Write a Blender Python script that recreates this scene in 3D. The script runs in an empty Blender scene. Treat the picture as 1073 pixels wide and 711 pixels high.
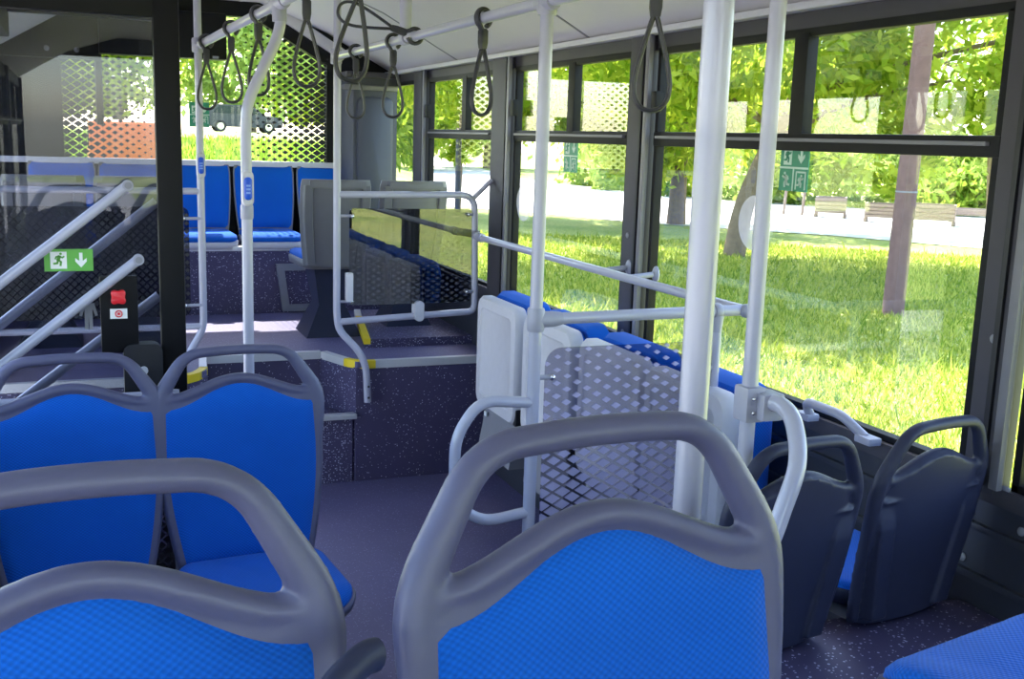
import bpy, bmesh, math, random
from mathutils import Vector, Matrix, Quaternion
import numpy as np
PI = math.pi
rnd = random.Random(7)
SC = bpy.context.scene
COL = SC.collection

# ------------------------------------------------------------------ materials
def nmat(name):
    m = bpy.data.materials.new(name); m.use_nodes = True
    nt = m.node_tree; nt.nodes.clear()
    out = nt.nodes.new('ShaderNodeOutputMaterial')
    return m, nt, out
def N(nt, t, **kw):
    n = nt.nodes.new(t)
    for k, v in kw.items():
        if k in ('operation', 'blend_type', 'data_type', 'feature', 'sky_type', 'interpolation_type', 'distance'): setattr(n, k, v)
        elif k.startswith('i_'):
            key = k[2:]
            n.inputs[int(key) if key.isdigit() else key].default_value = v
    return n
def L(nt, a, b): nt.links.new(a, b)
def rgba(c): return (c[0], c[1], c[2], 1)

def mat(name, col, rough=.5, metal=0, var=.06, scale=30, bump=0, bscale=200, spec=.5, coat=0):
    m, nt, out = nmat(name)
    b = N(nt, 'ShaderNodeBsdfPrincipled')
    b.inputs['Roughness'].default_value = rough; b.inputs['Metallic'].default_value = metal
    b.inputs['Specular IOR Level'].default_value = spec; b.inputs['Coat Weight'].default_value = coat
    tc = N(nt, 'ShaderNodeTexCoord')
    no = N(nt, 'ShaderNodeTexNoise', i_Scale=scale, i_Detail=3.0)
    L(nt, tc.outputs['Object'], no.inputs['Vector'])
    mx = N(nt, 'ShaderNodeMix', data_type='RGBA')
    mx.inputs[6].default_value = rgba([c * (1 - var) for c in col]); mx.inputs[7].default_value = rgba([min(1, c * (1 + var)) for c in col])
    L(nt, no.outputs['Fac'], mx.inputs[0]); L(nt, mx.outputs[2], b.inputs['Base Color'])
    if bump:
        n2 = N(nt, 'ShaderNodeTexNoise', i_Scale=bscale, i_Detail=2.0); L(nt, tc.outputs['Object'], n2.inputs['Vector'])
        bp = N(nt, 'ShaderNodeBump', i_Strength=bump, i_Distance=.001); L(nt, n2.outputs['Fac'], bp.inputs['Height']); L(nt, bp.outputs['Normal'], b.inputs['Normal'])
    L(nt, b.outputs[0], out.inputs[0])
    return m

def speckle(name, base, fleck, scale=95, amt=.34):
    m, nt, out = nmat(name)
    b = N(nt, 'ShaderNodeBsdfPrincipled', i_Roughness=.55)
    tc = N(nt, 'ShaderNodeTexCoord')
    vo = N(nt, 'ShaderNodeTexVoronoi', i_Scale=scale); L(nt, tc.outputs['Object'], vo.inputs['Vector'])
    sx = N(nt, 'ShaderNodeSeparateColor'); L(nt, vo.outputs['Color'], sx.inputs[0])
    th = N(nt, 'ShaderNodeMath', operation='MULTIPLY'); L(nt, sx.outputs[0], th.inputs[0]); th.inputs[1].default_value = amt
    lt = N(nt, 'ShaderNodeMath', operation='LESS_THAN'); L(nt, vo.outputs['Distance'], lt.inputs[0]); L(nt, th.outputs[0], lt.inputs[1])
    g = N(nt, 'ShaderNodeMath', operation='GREATER_THAN'); L(nt, sx.outputs[1], g.inputs[0]); g.inputs[1].default_value = .45
    mu = N(nt, 'ShaderNodeMath', operation='MULTIPLY'); L(nt, lt.outputs[0], mu.inputs[0]); L(nt, g.outputs[0], mu.inputs[1])
    no = N(nt, 'ShaderNodeTexNoise', i_Scale=4.0, i_Detail=4.0); L(nt, tc.outputs['Object'], no.inputs['Vector'])
    c1 = N(nt, 'ShaderNodeMix', data_type='RGBA'); c1.inputs[6].default_value = rgba([x * .85 for x in base]); c1.inputs[7].default_value = rgba([x * 1.15 for x in base])
    L(nt, no.outputs['Fac'], c1.inputs[0])
    mx = N(nt, 'ShaderNodeMix', data_type='RGBA'); L(nt, mu.outputs[0], mx.inputs[0]); L(nt, c1.outputs[2], mx.inputs[6]); mx.inputs[7].default_value = rgba(fleck)
    L(nt, mx.outputs[2], b.inputs['Base Color']); L(nt, b.outputs[0], out.inputs[0])
    return m

def fabric(name, col, k=780):
    m, nt, out = nmat(name)
    b = N(nt, 'ShaderNodeBsdfPrincipled', i_Roughness=.85)
    b.inputs['Specular IOR Level'].default_value = .22
    b.inputs['Sheen Weight'].default_value = .08
    tc = N(nt, 'ShaderNodeTexCoord'); s = N(nt, 'ShaderNodeSeparateXYZ'); L(nt, tc.outputs['Object'], s.inputs[0])
    yz = N(nt, 'ShaderNodeMath', operation='ADD'); L(nt, s.outputs[1], yz.inputs[0]); L(nt, s.outputs[2], yz.inputs[1])
    def wave(a, bb, sign):
        t = N(nt, 'ShaderNodeMath', operation='MULTIPLY'); L(nt, bb, t.inputs[0]); t.inputs[1].default_value = sign
        u = N(nt, 'ShaderNodeMath', operation='ADD'); L(nt, a, u.inputs[0]); L(nt, t.outputs[0], u.inputs[1])
        v = N(nt, 'ShaderNodeMath', operation='MULTIPLY'); L(nt, u.outputs[0], v.inputs[0]); v.inputs[1].default_value = k
        w = N(nt, 'ShaderNodeMath', operation='SINE'); L(nt, v.outputs[0], w.inputs[0]); return w
    w1 = wave(s.outputs[0], yz.outputs[0], 0); w2 = wave(yz.outputs[0], s.outputs[0], 0)
    p = N(nt, 'ShaderNodeMath', operation='MULTIPLY'); L(nt, w1.outputs[0], p.inputs[0]); L(nt, w2.outputs[0], p.inputs[1])
    h = N(nt, 'ShaderNodeMath', operation='MULTIPLY_ADD'); L(nt, p.outputs[0], h.inputs[0]); h.inputs[1].default_value = .5; h.inputs[2].default_value = .5
    no = N(nt, 'ShaderNodeTexNoise', i_Scale=6.0, i_Detail=4.0); L(nt, tc.outputs['Object'], no.inputs['Vector'])
    a1 = N(nt, 'ShaderNodeMix', data_type='RGBA'); a1.inputs[6].default_value = rgba([x * .75 for x in col]); a1.inputs[7].default_value = rgba([min(1, x * 1.12) for x in col])
    L(nt, h.outputs[0], a1.inputs[0])
    a2 = N(nt, 'ShaderNodeMix', data_type='RGBA', blend_type='MULTIPLY'); a2.inputs[0].default_value = .25
    L(nt, a1.outputs[2], a2.inputs[6]); L(nt, no.outputs['Fac'], a2.inputs[7])
    L(nt, a2.outputs[2], b.inputs['Base Color'])
    bp = N(nt, 'ShaderNodeBump', i_Strength=.5, i_Distance=.002); L(nt, h.outputs[0], bp.inputs['Height']); L(nt, bp.outputs['Normal'], b.inputs['Normal'])
    L(nt, b.outputs[0], out.inputs[0])
    return m

def glass(name, tint=(1, 1, 1), base_refl=.03, fres=.5):
    """thin pane: what lies behind shows through, with a mirror film that grows at grazing angles"""
    m, nt, out = nmat(name)
    t = N(nt, 'ShaderNodeBsdfTransparent'); t.inputs[0].default_value = rgba(tint)
    g = N(nt, 'ShaderNodeBsdfGlossy'); g.inputs['Roughness'].default_value = 0.0
    lw = N(nt, 'ShaderNodeLayerWeight', i_Blend=.25)
    f = N(nt, 'ShaderNodeMath', operation='MULTIPLY_ADD'); L(nt, lw.outputs['Fresnel'], f.inputs[0]); f.inputs[1].default_value = fres; f.inputs[2].default_value = base_refl
    no = N(nt, 'ShaderNodeTexNoise', i_Scale=.8); tc = N(nt, 'ShaderNodeTexCoord'); L(nt, tc.outputs['Object'], no.inputs['Vector'])
    bp = N(nt, 'ShaderNodeBump', i_Strength=.02, i_Distance=.01); L(nt, no.outputs['Fac'], bp.inputs['Height']); L(nt, bp.outputs['Normal'], g.inputs['Normal'])
    mx = N(nt, 'ShaderNodeMixShader'); L(nt, f.outputs[0], mx.inputs[0]); L(nt, t.outputs[0], mx.inputs[1]); L(nt, g.outputs[0], mx.inputs[2])
    L(nt, mx.outputs[0], out.inputs[0])
    return m, nt, out, mx

def diamonds(nt, a, b, smap):
    """mask that is 1 inside the diamonds of a printed lattice; smap(nt, sep) gives their size 0..0.5"""
    tc = N(nt, 'ShaderNodeTexCoord'); s = N(nt, 'ShaderNodeSeparateXYZ'); L(nt, tc.outputs['Object'], s.inputs[0])
    def lin(sign):
        x = N(nt, 'ShaderNodeMath', operation='MULTIPLY'); L(nt, s.outputs[0], x.inputs[0]); x.inputs[1].default_value = 1 / a
        z = N(nt, 'ShaderNodeMath', operation='MULTIPLY_ADD'); L(nt, s.outputs[2], z.inputs[0]); z.inputs[1].default_value = sign / b; L(nt, x.outputs[0], z.inputs[2])
        f = N(nt, 'ShaderNodeMath', operation='FRACT'); L(nt, z.outputs[0], f.inputs[0])
        d = N(nt, 'ShaderNodeMath', operation='SUBTRACT'); L(nt, f.outputs[0], d.inputs[0]); d.inputs[1].default_value = .5
        ab = N(nt, 'ShaderNodeMath', operation='ABSOLUTE'); L(nt, d.outputs[0], ab.inputs[0]); return ab
    p, q = lin(1), lin(-1)
    m = N(nt, 'ShaderNodeMath', operation='MAXIMUM'); L(nt, p.outputs[0], m.inputs[0]); L(nt, q.outputs[0], m.inputs[1])
    lt = N(nt, 'ShaderNodeMath', operation='LESS_THAN'); L(nt, m.outputs[0], lt.inputs[0]); L(nt, smap(nt, s), lt.inputs[1])
    return lt.outputs[0]
def maprange(nt, sock, a0, a1, b0, b1):
    r = N(nt, 'ShaderNodeMapRange'); r.clamp = True
    L(nt, sock, r.inputs[0])
    for i, v in enumerate((a0, a1, b0, b1)): r.inputs[i + 1].default_value = v
    return r.outputs[0]
def printed(name, tint, refl, fres, a, b, smap, ink, ink_alpha=1.0, rough=.5):
    m, nt, out, mx = glass(name, tint, refl, fres)
    d = diamonds(nt, a, b, smap)
    ik = N(nt, 'ShaderNodeBsdfPrincipled', i_Roughness=rough); ik.inputs['Base Color'].default_value = rgba(ink)
    fa = N(nt, 'ShaderNodeMath', operation='MULTIPLY'); L(nt, d, fa.inputs[0]); fa.inputs[1].default_value = ink_alpha
    m2 = N(nt, 'ShaderNodeMixShader'); L(nt, fa.outputs[0], m2.inputs[0]); L(nt, mx.outputs[0], m2.inputs[1]); L(nt, ik.outputs[0], m2.inputs[2])
    L(nt, m2.outputs[0], out.inputs[0])
    return m

def leafmat(name, c1, c2, trans=.5):
    m, nt, out = nmat(name)
    gi = N(nt, 'ShaderNodeNewGeometry')
    mx = N(nt, 'ShaderNodeMix', data_type='RGBA'); mx.inputs[6].default_value = rgba(c1); mx.inputs[7].default_value = rgba(c2)
    L(nt, gi.outputs['Random Per Island'], mx.inputs[0])
    d = N(nt, 'ShaderNodeBsdfDiffuse'); t = N(nt, 'ShaderNodeBsdfTranslucent')
    L(nt, mx.outputs[2], d.inputs[0]); L(nt, mx.outputs[2], t.inputs[0])
    s = N(nt, 'ShaderNodeMixShader'); s.inputs[0].default_value = trans
    L(nt, d.outputs[0], s.inputs[1]); L(nt, t.outputs[0], s.inputs[2]); L(nt, s.outputs[0], out.inputs[0])
    return m

M = {}
M['blue'] = fabric('blue_fabric', (.0005, .12, .60), 620)
M['bluehard'] = mat('blue_vinyl', (.006, .12, .66), .45)
M['plastic'] = mat('seat_plastic_charcoal', (.088, .088, .16), .42, var=.08, bump=.15, bscale=900)
M['plasticdark'] = mat('seat_back_plastic_dark', (.020, .024, .055), .5, spec=.35, var=.08, bump=.15, bscale=900)
M['greyback'] = mat('seat_back_plastic_grey', (.16, .16, .18), .5)
M['lightgrey'] = mat('light_grey_plastic', (.55, .54, .58), .45)
M['midgrey'] = mat('mid_grey_plastic', (.22, .22, .25), .5)
M['tube'] = mat('powder_coated_tube', (.40, .40, .50), .28, var=.03, coat=.4)
M['joint'] = mat('tube_joint_grey', (.33, .33, .41), .4)
M['steel'] = mat('brushed_steel', (.7, .7, .72), .25, 1.0)
M['black'] = mat('black_rubber', (.012, .012, .016), .5)
M['blackgloss'] = mat('black_gloss_trim', (.006, .006, .008), .45, spec=.15)
M['frame'] = mat('window_frame_dark', (.007, .007, .009), .5, spec=.2)
M['pillar'] = mat('pillar_cover_grey', (.06, .056, .068), .5, spec=.3, bump=.1)
M['pillarlight'] = mat('pillar_edge_grey', (.17, .165, .185), .4)
M['wallpanel'] = mat('lower_wall_dark', (.035, .037, .05), .5, bump=.1)
M['pad'] = mat('corner_pad_bluegrey', (.055, .06, .085), .45)
M['ceiling'] = mat('ceiling_panel', (.62, .60, .64), .45, var=.02)
M['floor'] = speckle('speckled_vinyl_floor', (.11, .098, .205), (.30, .29, .46), scale=150)
M['riser'] = speckle('speckled_vinyl_riser', (.065, .055, .125), (.5, .5, .66), scale=125, amt=.42)
M['nosing'] = mat('aluminium_nosing', (.7, .7, .72), .35, .4)
M['yellow'] = mat('yellow_nosing', (.85, .62, .02), .5)
M['strap'] = mat('strap_black', (.03, .03, .035), .5)
M['green'] = mat('sign_green_dark', (.02, .25, .13), .4)
M['greenlime'] = mat('sign_green_bright', (.12, .42, .06), .4)
M['white'] = mat('sign_white', (.85, .87, .85), .4)
M['whitegreen'] = mat('sign_pale_green', (.55, .72, .6), .4)
M['red'] = mat('button_red', (.75, .02, .03), .35)
M['bluebtn'] = mat('button_blue', (.02, .1, .62), .3)
M['bluebtn2'] = mat('button_blue_pale', (.2, .35, .8), .3)
M['glass'] = glass('window_glass', (.98, .985, .98), .008, .2)[0]
M['tintglass'] = glass('door_glass_tinted', (.74, .75, .79), .03, .25)[0]
def frost():
    m, nt, out = nmat('frosted_disc'); t = N(nt, 'ShaderNodeBsdfTransparent'); d = N(nt, 'ShaderNodeBsdfDiffuse'); d.inputs[0].default_value = (.8, .77, .85, 1)
    n = N(nt, 'ShaderNodeTexNoise', i_Scale=5.0); f = maprange(nt, n.outputs['Fac'], 0, 1, .3, .42)
    mx = N(nt, 'ShaderNodeMixShader'); L(nt, f, mx.inputs[0]); L(nt, t.outputs[0], mx.inputs[1]); L(nt, d.outputs[0], mx.inputs[2]); L(nt, mx.outputs[0], out.inputs[0]); return m
M['disc'] = None
def rear_s(nt, s):
    d = N(nt, 'ShaderNodeMath', operation='SUBTRACT'); L(nt, s.outputs[0], d.inputs[0]); d.inputs[1].default_value = .735
    ab = N(nt, 'ShaderNodeMath', operation='ABSOLUTE'); L(nt, d.outputs[0], ab.inputs[0])
    return maprange(nt, ab.outputs[0], .17, .78, .05, .45)
M['rearglass'] = printed('rear_window_frit', (.97, .98, .97), .015, .3, .068, .046, rear_s, (.02, .02, .025))
M['partglass'] = printed('partition_glass_smoked', (.30, .30, .33), .13, .5, .05, .03, lambda nt, s: maprange(nt, s.outputs[2], .9, 1.2, .3, .12), (.10, .10, .13), .45)
M['bayglass'] = printed('bay_panel_smoked', (.70, .69, .74), .03, .4, .062, .037, lambda nt, s: maprange(nt, s.outputs[2], .72, 1.1, .39, .17), (.56, .53, .78), .65)
M['leftglass'] = printed('left_panel_printed', (.5, .5, .55), .05, .4, .035, .035, lambda nt, s: maprange(nt, s.outputs[0], -.3, .5, .44, .3), (.015, .015, .02))
M['disc'] = frost()
M['orange'] = mat('orange_paint', (.85, .17, .02), .35)
M['carpaint'] = mat('car_slate_paint', (.03, .035, .05), .35, .0)
M['carglass'] = mat('vehicle_dark_glass', (.03, .04, .05), .1)
M['tyre'] = mat('tyre_black', (.02, .02, .02), .8)
M['bark'] = mat('bark', (.19, .135, .085), .9, var=.4, scale=12, bump=.6, bscale=25)
M['polewood'] = mat('pole_wood', (.17, .095, .085), .9, var=.3, scale=10, bump=.4, bscale=40)
M['concrete'] = mat('pale_concrete', (.58, .56, .52), .9, var=.1, scale=2)
M['asphalt'] = mat('pale_asphalt', (.36, .35, .34), .9, var=.1, scale=3)
M['palletwood'] = mat('weathered_wood', (.25, .2, .17), .9, var=.3, scale=20)
M['leaf'] = leafmat('leaf_bright', (.19, .32, .02), (.52, .58, .07), .55)
M['leaf2'] = leafmat('leaf_deep', (.11, .22, .02), (.34, .44, .06), .5)
M['leaf3'] = leafmat('leaf_pale', (.25, .38, .08), (.46, .55, .15), .55)
M['blade'] = leafmat('grass_blades', (.13, .24, .02), (.56, .56, .12), .4)
M['roofwhite'] = mat('white_roof', (.8, .8, .8), .6)
def lawnmat():
    m, nt, out = nmat('lawn_ground')
    b = N(nt, 'ShaderNodeBsdfPrincipled', i_Roughness=.95)
    tc = N(nt, 'ShaderNodeTexCoord')
    n1 = N(nt, 'ShaderNodeTexNoise', i_Scale=.6, i_Detail=6.0); n2 = N(nt, 'ShaderNodeTexNoise', i_Scale=14.0, i_Detail=6.0)
    L(nt, tc.outputs['Object'], n1.inputs[0]); L(nt, tc.outputs['Object'], n2.inputs[0])
    ad = N(nt, 'ShaderNodeMath', operation='MULTIPLY'); L(nt, n1.outputs['Fac'], ad.inputs[0]); L(nt, n2.outputs['Fac'], ad.inputs[1])
    r = maprange(nt, ad.outputs[0], .12, .42, 0, 1)
    mx = N(nt, 'ShaderNodeMix', data_type='RGBA'); mx.inputs[6].default_value = rgba((.15, .24, .025)); mx.inputs[7].default_value = rgba((.50, .49, .14))
    L(nt, r, mx.inputs[0]); L(nt, mx.outputs[2], b.inputs['Base Color'])
    bp = N(nt, 'ShaderNodeBump', i_Strength=.6, i_Distance=.05); L(nt, n2.outputs['Fac'], bp.inputs['Height']); L(nt, bp.outputs['Normal'], b.inputs['Normal'])
    L(nt, b.outputs[0], out.inputs[0]); return m
M['lawn'] = lawnmat()

# ------------------------------------------------------------------ mesh helpers
class MB:
    def __init__(s): s.v = []; s.f = []; s.sm = []
    def add(s, vs, fs, smooth=True):
        o = len(s.v); s.v += [tuple(v) for v in vs]
        for f in fs: s.f.append(tuple(i + o for i in f)); s.sm.append(smooth)
        return s
    def box(s, x0, x1, y0, y1, z0, z1, bev=0.0, seg=2, mtx=None):
        bm = bmesh.new(); bmesh.ops.create_cube(bm, size=1)
        for v in bm.verts: v.co = Vector(((x0 + x1) / 2 + v.co.x * (x1 - x0), (y0 + y1) / 2 + v.co.y * (y1 - y0), (z0 + z1) / 2 + v.co.z * (z1 - z0)))
        if bev: bmesh.ops.bevel(bm, geom=bm.edges[:], offset=bev, segments=seg, profile=.7, affect='EDGES')
        if mtx: bmesh.ops.transform(bm, matrix=mtx, verts=bm.verts)
        return s.frombm(bm, bool(bev))
    def frombm(s, bm, smooth=True):
        bm.verts.index_update()
        s.add([v.co[:] for v in bm.verts], [[v.index for v in f.verts] for f in bm.faces], smooth); bm.free(); return s
    def tube(s, pts, r, n=12, closed=False, r2=None, up=None, caps=True):
        """sweep an ellipse (r across, r2 along the up side) along pts"""
        P = [Vector(p) for p in pts]; k = len(P); T = []
        for i in range(k):
            a = P[(i - 1) % k] if (closed or i > 0) else P[i]; b = P[(i + 1) % k] if (closed or i < k - 1) else P[i]
            t = (b - a); T.append(t.normalized() if t.length > 1e-9 else Vector((0, 0, 1)))
        u = Vector(up) if up else (Vector((0, 0, 1)) if abs(T[0].z) < .9 else Vector((1, 0, 0)))
        rings = []
        nrm = (u - T[0] * u.dot(T[0])).normalized()
        for i in range(k):
            if up: nrm = (Vector(up) - T[i] * Vector(up).dot(T[i])).normalized()
            else:
                nrm = nrm - T[i] * nrm.dot(T[i]); nrm.normalize()
            bi = T[i].cross(nrm)
            rr = r[i] if isinstance(r, (list, tuple)) else r; r22 = (r2[i] if isinstance(r2, (list, tuple)) else r2) if r2 else rr
            rings.append([P[i] + bi * (rr * math.cos(2 * PI * j / n)) + nrm * (r22 * math.sin(2 * PI * j / n)) for j in range(n)])
        vs = [v for ring in rings for v in ring]; fs = []
        for i in range(k if closed else k - 1):
            a, b = i * n, ((i + 1) % k) * n
            for j in range(n): fs.append((a + j, a + (j + 1) % n, b + (j + 1) % n, b + j))
        if not closed and caps:
            fs.append(tuple(range(n - 1, -1, -1))); fs.append(tuple(range((k - 1) * n, k * n)))
        return s.add(vs, fs)
    def cyl(s, a, b, r, n=16, r1=None):
        return s.tube([a, b], [r, r if r1 is None else r1], n)
    def ball(s, c, r, n=12, sc=(1, 1, 1)):
        bm = bmesh.new(); bmesh.ops.create_uvsphere(bm, u_segments=n, v_segments=max(6, n // 2), radius=r)
        for v in bm.verts: v.co = Vector((v.co.x * sc[0] + c[0], v.co.y * sc[1] + c[1], v.co.z * sc[2] + c[2]))
        return s.frombm(bm)
    def prism(s, poly, axis, a, b, smooth=False):
        """poly in the plane across axis ('x','y','z'), extruded from a to b"""
        def P(p, t): return {'x': (t, p[0], p[1]), 'y': (p[0], t, p[1]), 'z': (p[0], p[1], t)}[axis]
        n = len(poly); vs = [P(p, a) for p in poly] + [P(p, b) for p in poly]
        fs = [(i, (i + 1) % n, n + (i + 1) % n, n + i) for i in range(n)] + [tuple(range(n - 1, -1, -1)), tuple(range(n, 2 * n))]
        return s.add(vs, fs, smooth)
    def grid(s, fn, nu, nv, smooth=True):
        vs = [fn(i / nu, j / nv) for j in range(nv + 1) for i in range(nu + 1)]
        fs = [(j * (nu + 1) + i, j * (nu + 1) + i + 1, (j + 1) * (nu + 1) + i + 1, (j + 1) * (nu + 1) + i) for j in range(nv) for i in range(nu)]
        return s.add(vs, fs, smooth)
    def rings(s, rl, cap=True, smooth=True):
        n = len(rl[0]); vs = [v for r in rl for v in r]; fs = []
        for i in range(len(rl) - 1):
            for j in range(n): fs.append((i * n + j, i * n + (j + 1) % n, (i + 1) * n + (j + 1) % n, (i + 1) * n + j))
        if cap: fs.append(tuple(range(n - 1, -1, -1))); fs.append(tuple(range((len(rl) - 1) * n, len(rl) * n)))
        return s.add(vs, fs, smooth)
    def mesh(s, name):
        me = bpy.data.meshes.new(name); me.from_pydata(s.v, [], s.f)
        me.polygons.foreach_set('use_smooth', s.sm); me.update()
        bm = bmesh.new(); bm.from_mesh(me); bmesh.ops.recalc_face_normals(bm, faces=bm.faces); bm.to_mesh(me); bm.free()
        return me
    def build(s, name, m, parent=None, autosmooth=True):
        me = s.mesh(name); me.materials.append(m if not isinstance(m, str) else M[m])
        o = bpy.data.objects.new(name, me); COL.objects.link(o)
        if parent is not None: o.parent = parent
        if autosmooth:
            try: me.set_sharp_from_angle(angle=math.radians(42))
            except Exception: pass
        return o

def fillet(pts, r, seg=6, closed=False):
    P = [Vector(p) for p in pts]; out = []; k = len(P)
    for i in range(k):
        if not closed and i in (0, k - 1): out.append(P[i]); continue
        a, b, c = P[i - 1], P[i], P[(i + 1) % k]
        d1 = (a - b); d2 = (c - b); rr = min(r if not isinstance(r, dict) else r.get(i, .02), d1.length * .49, d2.length * .49)
        p0 = b + d1.normalized() * rr; p2 = b + d2.normalized() * rr
        for j in range(seg + 1):
            t = j / seg; out.append(p0 * (1 - t) ** 2 + b * 2 * t * (1 - t) + p2 * t * t)
    return out
def smoothpath(pts, sub=6, closed=False):
    P = [Vector(p) for p in pts]; k = len(P); out = []
    for i in range(k if closed else k - 1):
        g = lambda q: P[q % k] if closed else P[max(0, min(k - 1, q))]
        p0, p1, p2, p3 = g(i - 1), g(i), g(i + 1), g(i + 2)
        for j in range(sub):
            t = j / sub
            out.append(.5 * ((2 * p1) + (-p0 + p2) * t + (2 * p0 - 5 * p1 + 4 * p2 - p3) * t * t + (-p0 + 3 * p1 - 3 * p2 + p3) * t ** 3))
    if not closed: out.append(P[-1])
    return out
def roundrect(x0, x1, y0, y1, r, seg=6):
    out = []
    for cx, cy, a in ((x1 - r, y1 - r, 0), (x0 + r, y1 - r, 90), (x0 + r, y0 + r, 180), (x1 - r, y0 + r, 270)):
        for j in range(seg + 1):
            t = math.radians(a + 90 * j / seg); out.append((cx + r * math.cos(t), cy + r * math.sin(t)))
    return out

def empty(name, loc=(0, 0, 0), rz=0, rx=0):
    o = bpy.data.objects.new(name, None); COL.objects.link(o); o.location = loc; o.rotation_euler = (rx, 0, rz); o.empty_display_size = .1
    return o
def tag(o, label, cat, group=None, kind=None):
    o['label'] = label; o['category'] = cat
    if group: o['group'] = group
    if kind: o['kind'] = kind
    return o
def struct(o, label=None, cat=None):
    o['kind'] = 'structure'
    if label: o['label'] = label
    if cat: o['category'] = cat
    return o
def dup(root, loc, rz=0, label=None, group=None):
    def cp(o, p):
        c = o.copy(); COL.objects.link(c)
        if p is not None: c.parent = p
        for ch in o.children: cp(ch, c)
        return c
    r = cp(root, None); r.location = loc; r.rotation_euler = (0, 0, rz)
    if label: r['label'] = label
    if group: r['group'] = group
    return r
def remeshed(mb, name, voxel, smooth=4):
    me = mb.mesh(name); o = bpy.data.objects.new(name, me); COL.objects.link(o)
    md = o.modifiers.new('r', 'REMESH'); md.mode = 'VOXEL'; md.voxel_size = voxel; md.use_smooth_shade = True
    sm = o.modifiers.new('s', 'SMOOTH'); sm.factor = .5; sm.iterations = smooth
    dg = bpy.context.evaluated_depsgraph_get(); dg.update()
    m2 = bpy.data.meshes.new_from_object(o.evaluated_get(dg), depsgraph=dg)
    bpy.data.objects.remove(o); bpy.data.meshes.remove(me); m2.name = name
    for p in m2.polygons: p.use_smooth = True
    return m2
def meshobj(me, name, m, parent):
    me.materials.clear(); me.materials.append(M[m]); o = bpy.data.objects.new(name, me); COL.objects.link(o); o.parent = parent; return o

# ------------------------------------------------------------------ camera and light
cam_d = bpy.data.cameras.new('camera'); cam = bpy.data.objects.new('camera', cam_d); COL.objects.link(cam); SC.camera = cam
CH = 1.69
yaw, pit, rol, foc = .387216, .183405, -.0323306, 1127.7
fw = Vector((math.sin(yaw) * math.cos(pit), math.cos(yaw) * math.cos(pit), -math.sin(pit)))
r0 = Vector((math.cos(yaw), -math.sin(yaw), 0)); d0 = fw.cross(r0)
rv = r0 * math.cos(rol) + d0 * math.sin(rol); dv = -r0 * math.sin(rol) + d0 * math.cos(rol)
cam.matrix_world = Matrix(((rv.x, -dv.x, -fw.x, 0), (rv.y, -dv.y, -fw.y, 0), (rv.z, -dv.z, -fw.z, CH), (0, 0, 0, 1)))
cam_d.sensor_width = 36; cam_d.lens = foc / 1073 * 36; cam_d.clip_start = .05; cam_d.clip_end = 500

SUN_AZ, SUN_EL = math.radians(-2), math.radians(57)      # azimuth from +Y (rear of the bus) towards +X
w = bpy.data.worlds.new('sky'); SC.world = w; w.use_nodes = True
nt = w.node_tree; nt.nodes.clear()
sky = N(nt, 'ShaderNodeTexSky', sky_type='NISHITA'); sky.sun_disc = False; sky.sun_elevation = SUN_EL; sky.sun_rotation = SUN_AZ
sky.air_density = 1.0; sky.dust_density = 1.2; sky.ozone_density = 1.0
bg = N(nt, 'ShaderNodeBackground', i_Strength=.22); wo = N(nt, 'ShaderNodeOutputWorld')
L(nt, sky.outputs[0], bg.inputs[0]); L(nt, bg.outputs[0], wo.inputs[0])
sd = bpy.data.lights.new('sun', 'SUN'); sd.energy = 4.6; sd.angle = math.radians(.6); sd.color = (1, .95, .86)
so = bpy.data.objects.new('sun', sd); COL.objects.link(so)
sdir = Vector((math.sin(SUN_AZ) * math.cos(SUN_EL), math.cos(SUN_AZ) * math.cos(SUN_EL), math.sin(SUN_EL)))
so.rotation_euler = (-sdir).to_track_quat('-Z', 'Y').to_euler(); so.location = (3, 8, 12)
vs_ = SC.view_settings; vs_.view_transform = 'Standard'; vs_.look = 'None'; vs_.gamma = 1; vs_.use_curve_mapping = False; vs_.exposure = 2.4
SC.cycles.max_bounces = 12; SC.cycles.transparent_max_bounces = 24; SC.cycles.diffuse_bounces = 6; SC.cycles.glossy_bounces = 4
SC.cycles.use_denoising = True; SC.cycles.caustics_reflective = False; SC.cycles.caustics_refractive = False
SC.cycles.sample_clamp_indirect = 8

# ------------------------------------------------------------------ the bus shell
XR, XL, YF, YR = 1.95, -.42, -3.2, 7.05
PZ = .605                                            # rear platform height
fl = MB().box(XL, XR, YF, 5.3, -.12, 0).build('floor', 'floor'); struct(fl, 'low speckled vinyl floor of the aisle', 'floor')
pl = MB()
pl.prism([(.53, 5.0), (.44, 4.89), (XL, 4.89), (XL, YR), (XR, YR), (XR, 5.02), (1.24, 5.02), (1.12, 5.30), (.56, 5.30)][::-1], 'z', PZ - .03, PZ)
po = pl.build('floor_rear_platform', 'floor'); struct(po, 'raised rear platform floor behind two steps', 'floor')
rs = MB()
rs.prism([(.53, 5.005), (.44, 4.895), (XL, 4.895), (XL, 4.96), (.40, 4.96), (.50, 5.06), (.54, 5.34), (1.14, 5.34), (1.27, 5.06), (XR, 5.06), (XR, 5.025), (1.235, 5.025), (1.115, 5.305), (.565, 5.305)][::-1], 'z', 0, PZ - .03)
ro = rs.build('wall_step_riser', 'riser'); struct(ro, 'dark speckled riser below the rear platform', 'riser')
st = MB().prism([(.53, 5.03), (1.22, 5.03), (1.11, 5.305), (.565, 5.305)], 'z', 0, .335)
so2 = st.build('floor_step', 'riser'); struct(so2, 'lower speckled step cut into the platform', 'step')
MB().box(.50, 1.235, 5.0, 5.05, .325, .35, .004).build('nosing', 'nosing', so2)
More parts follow.
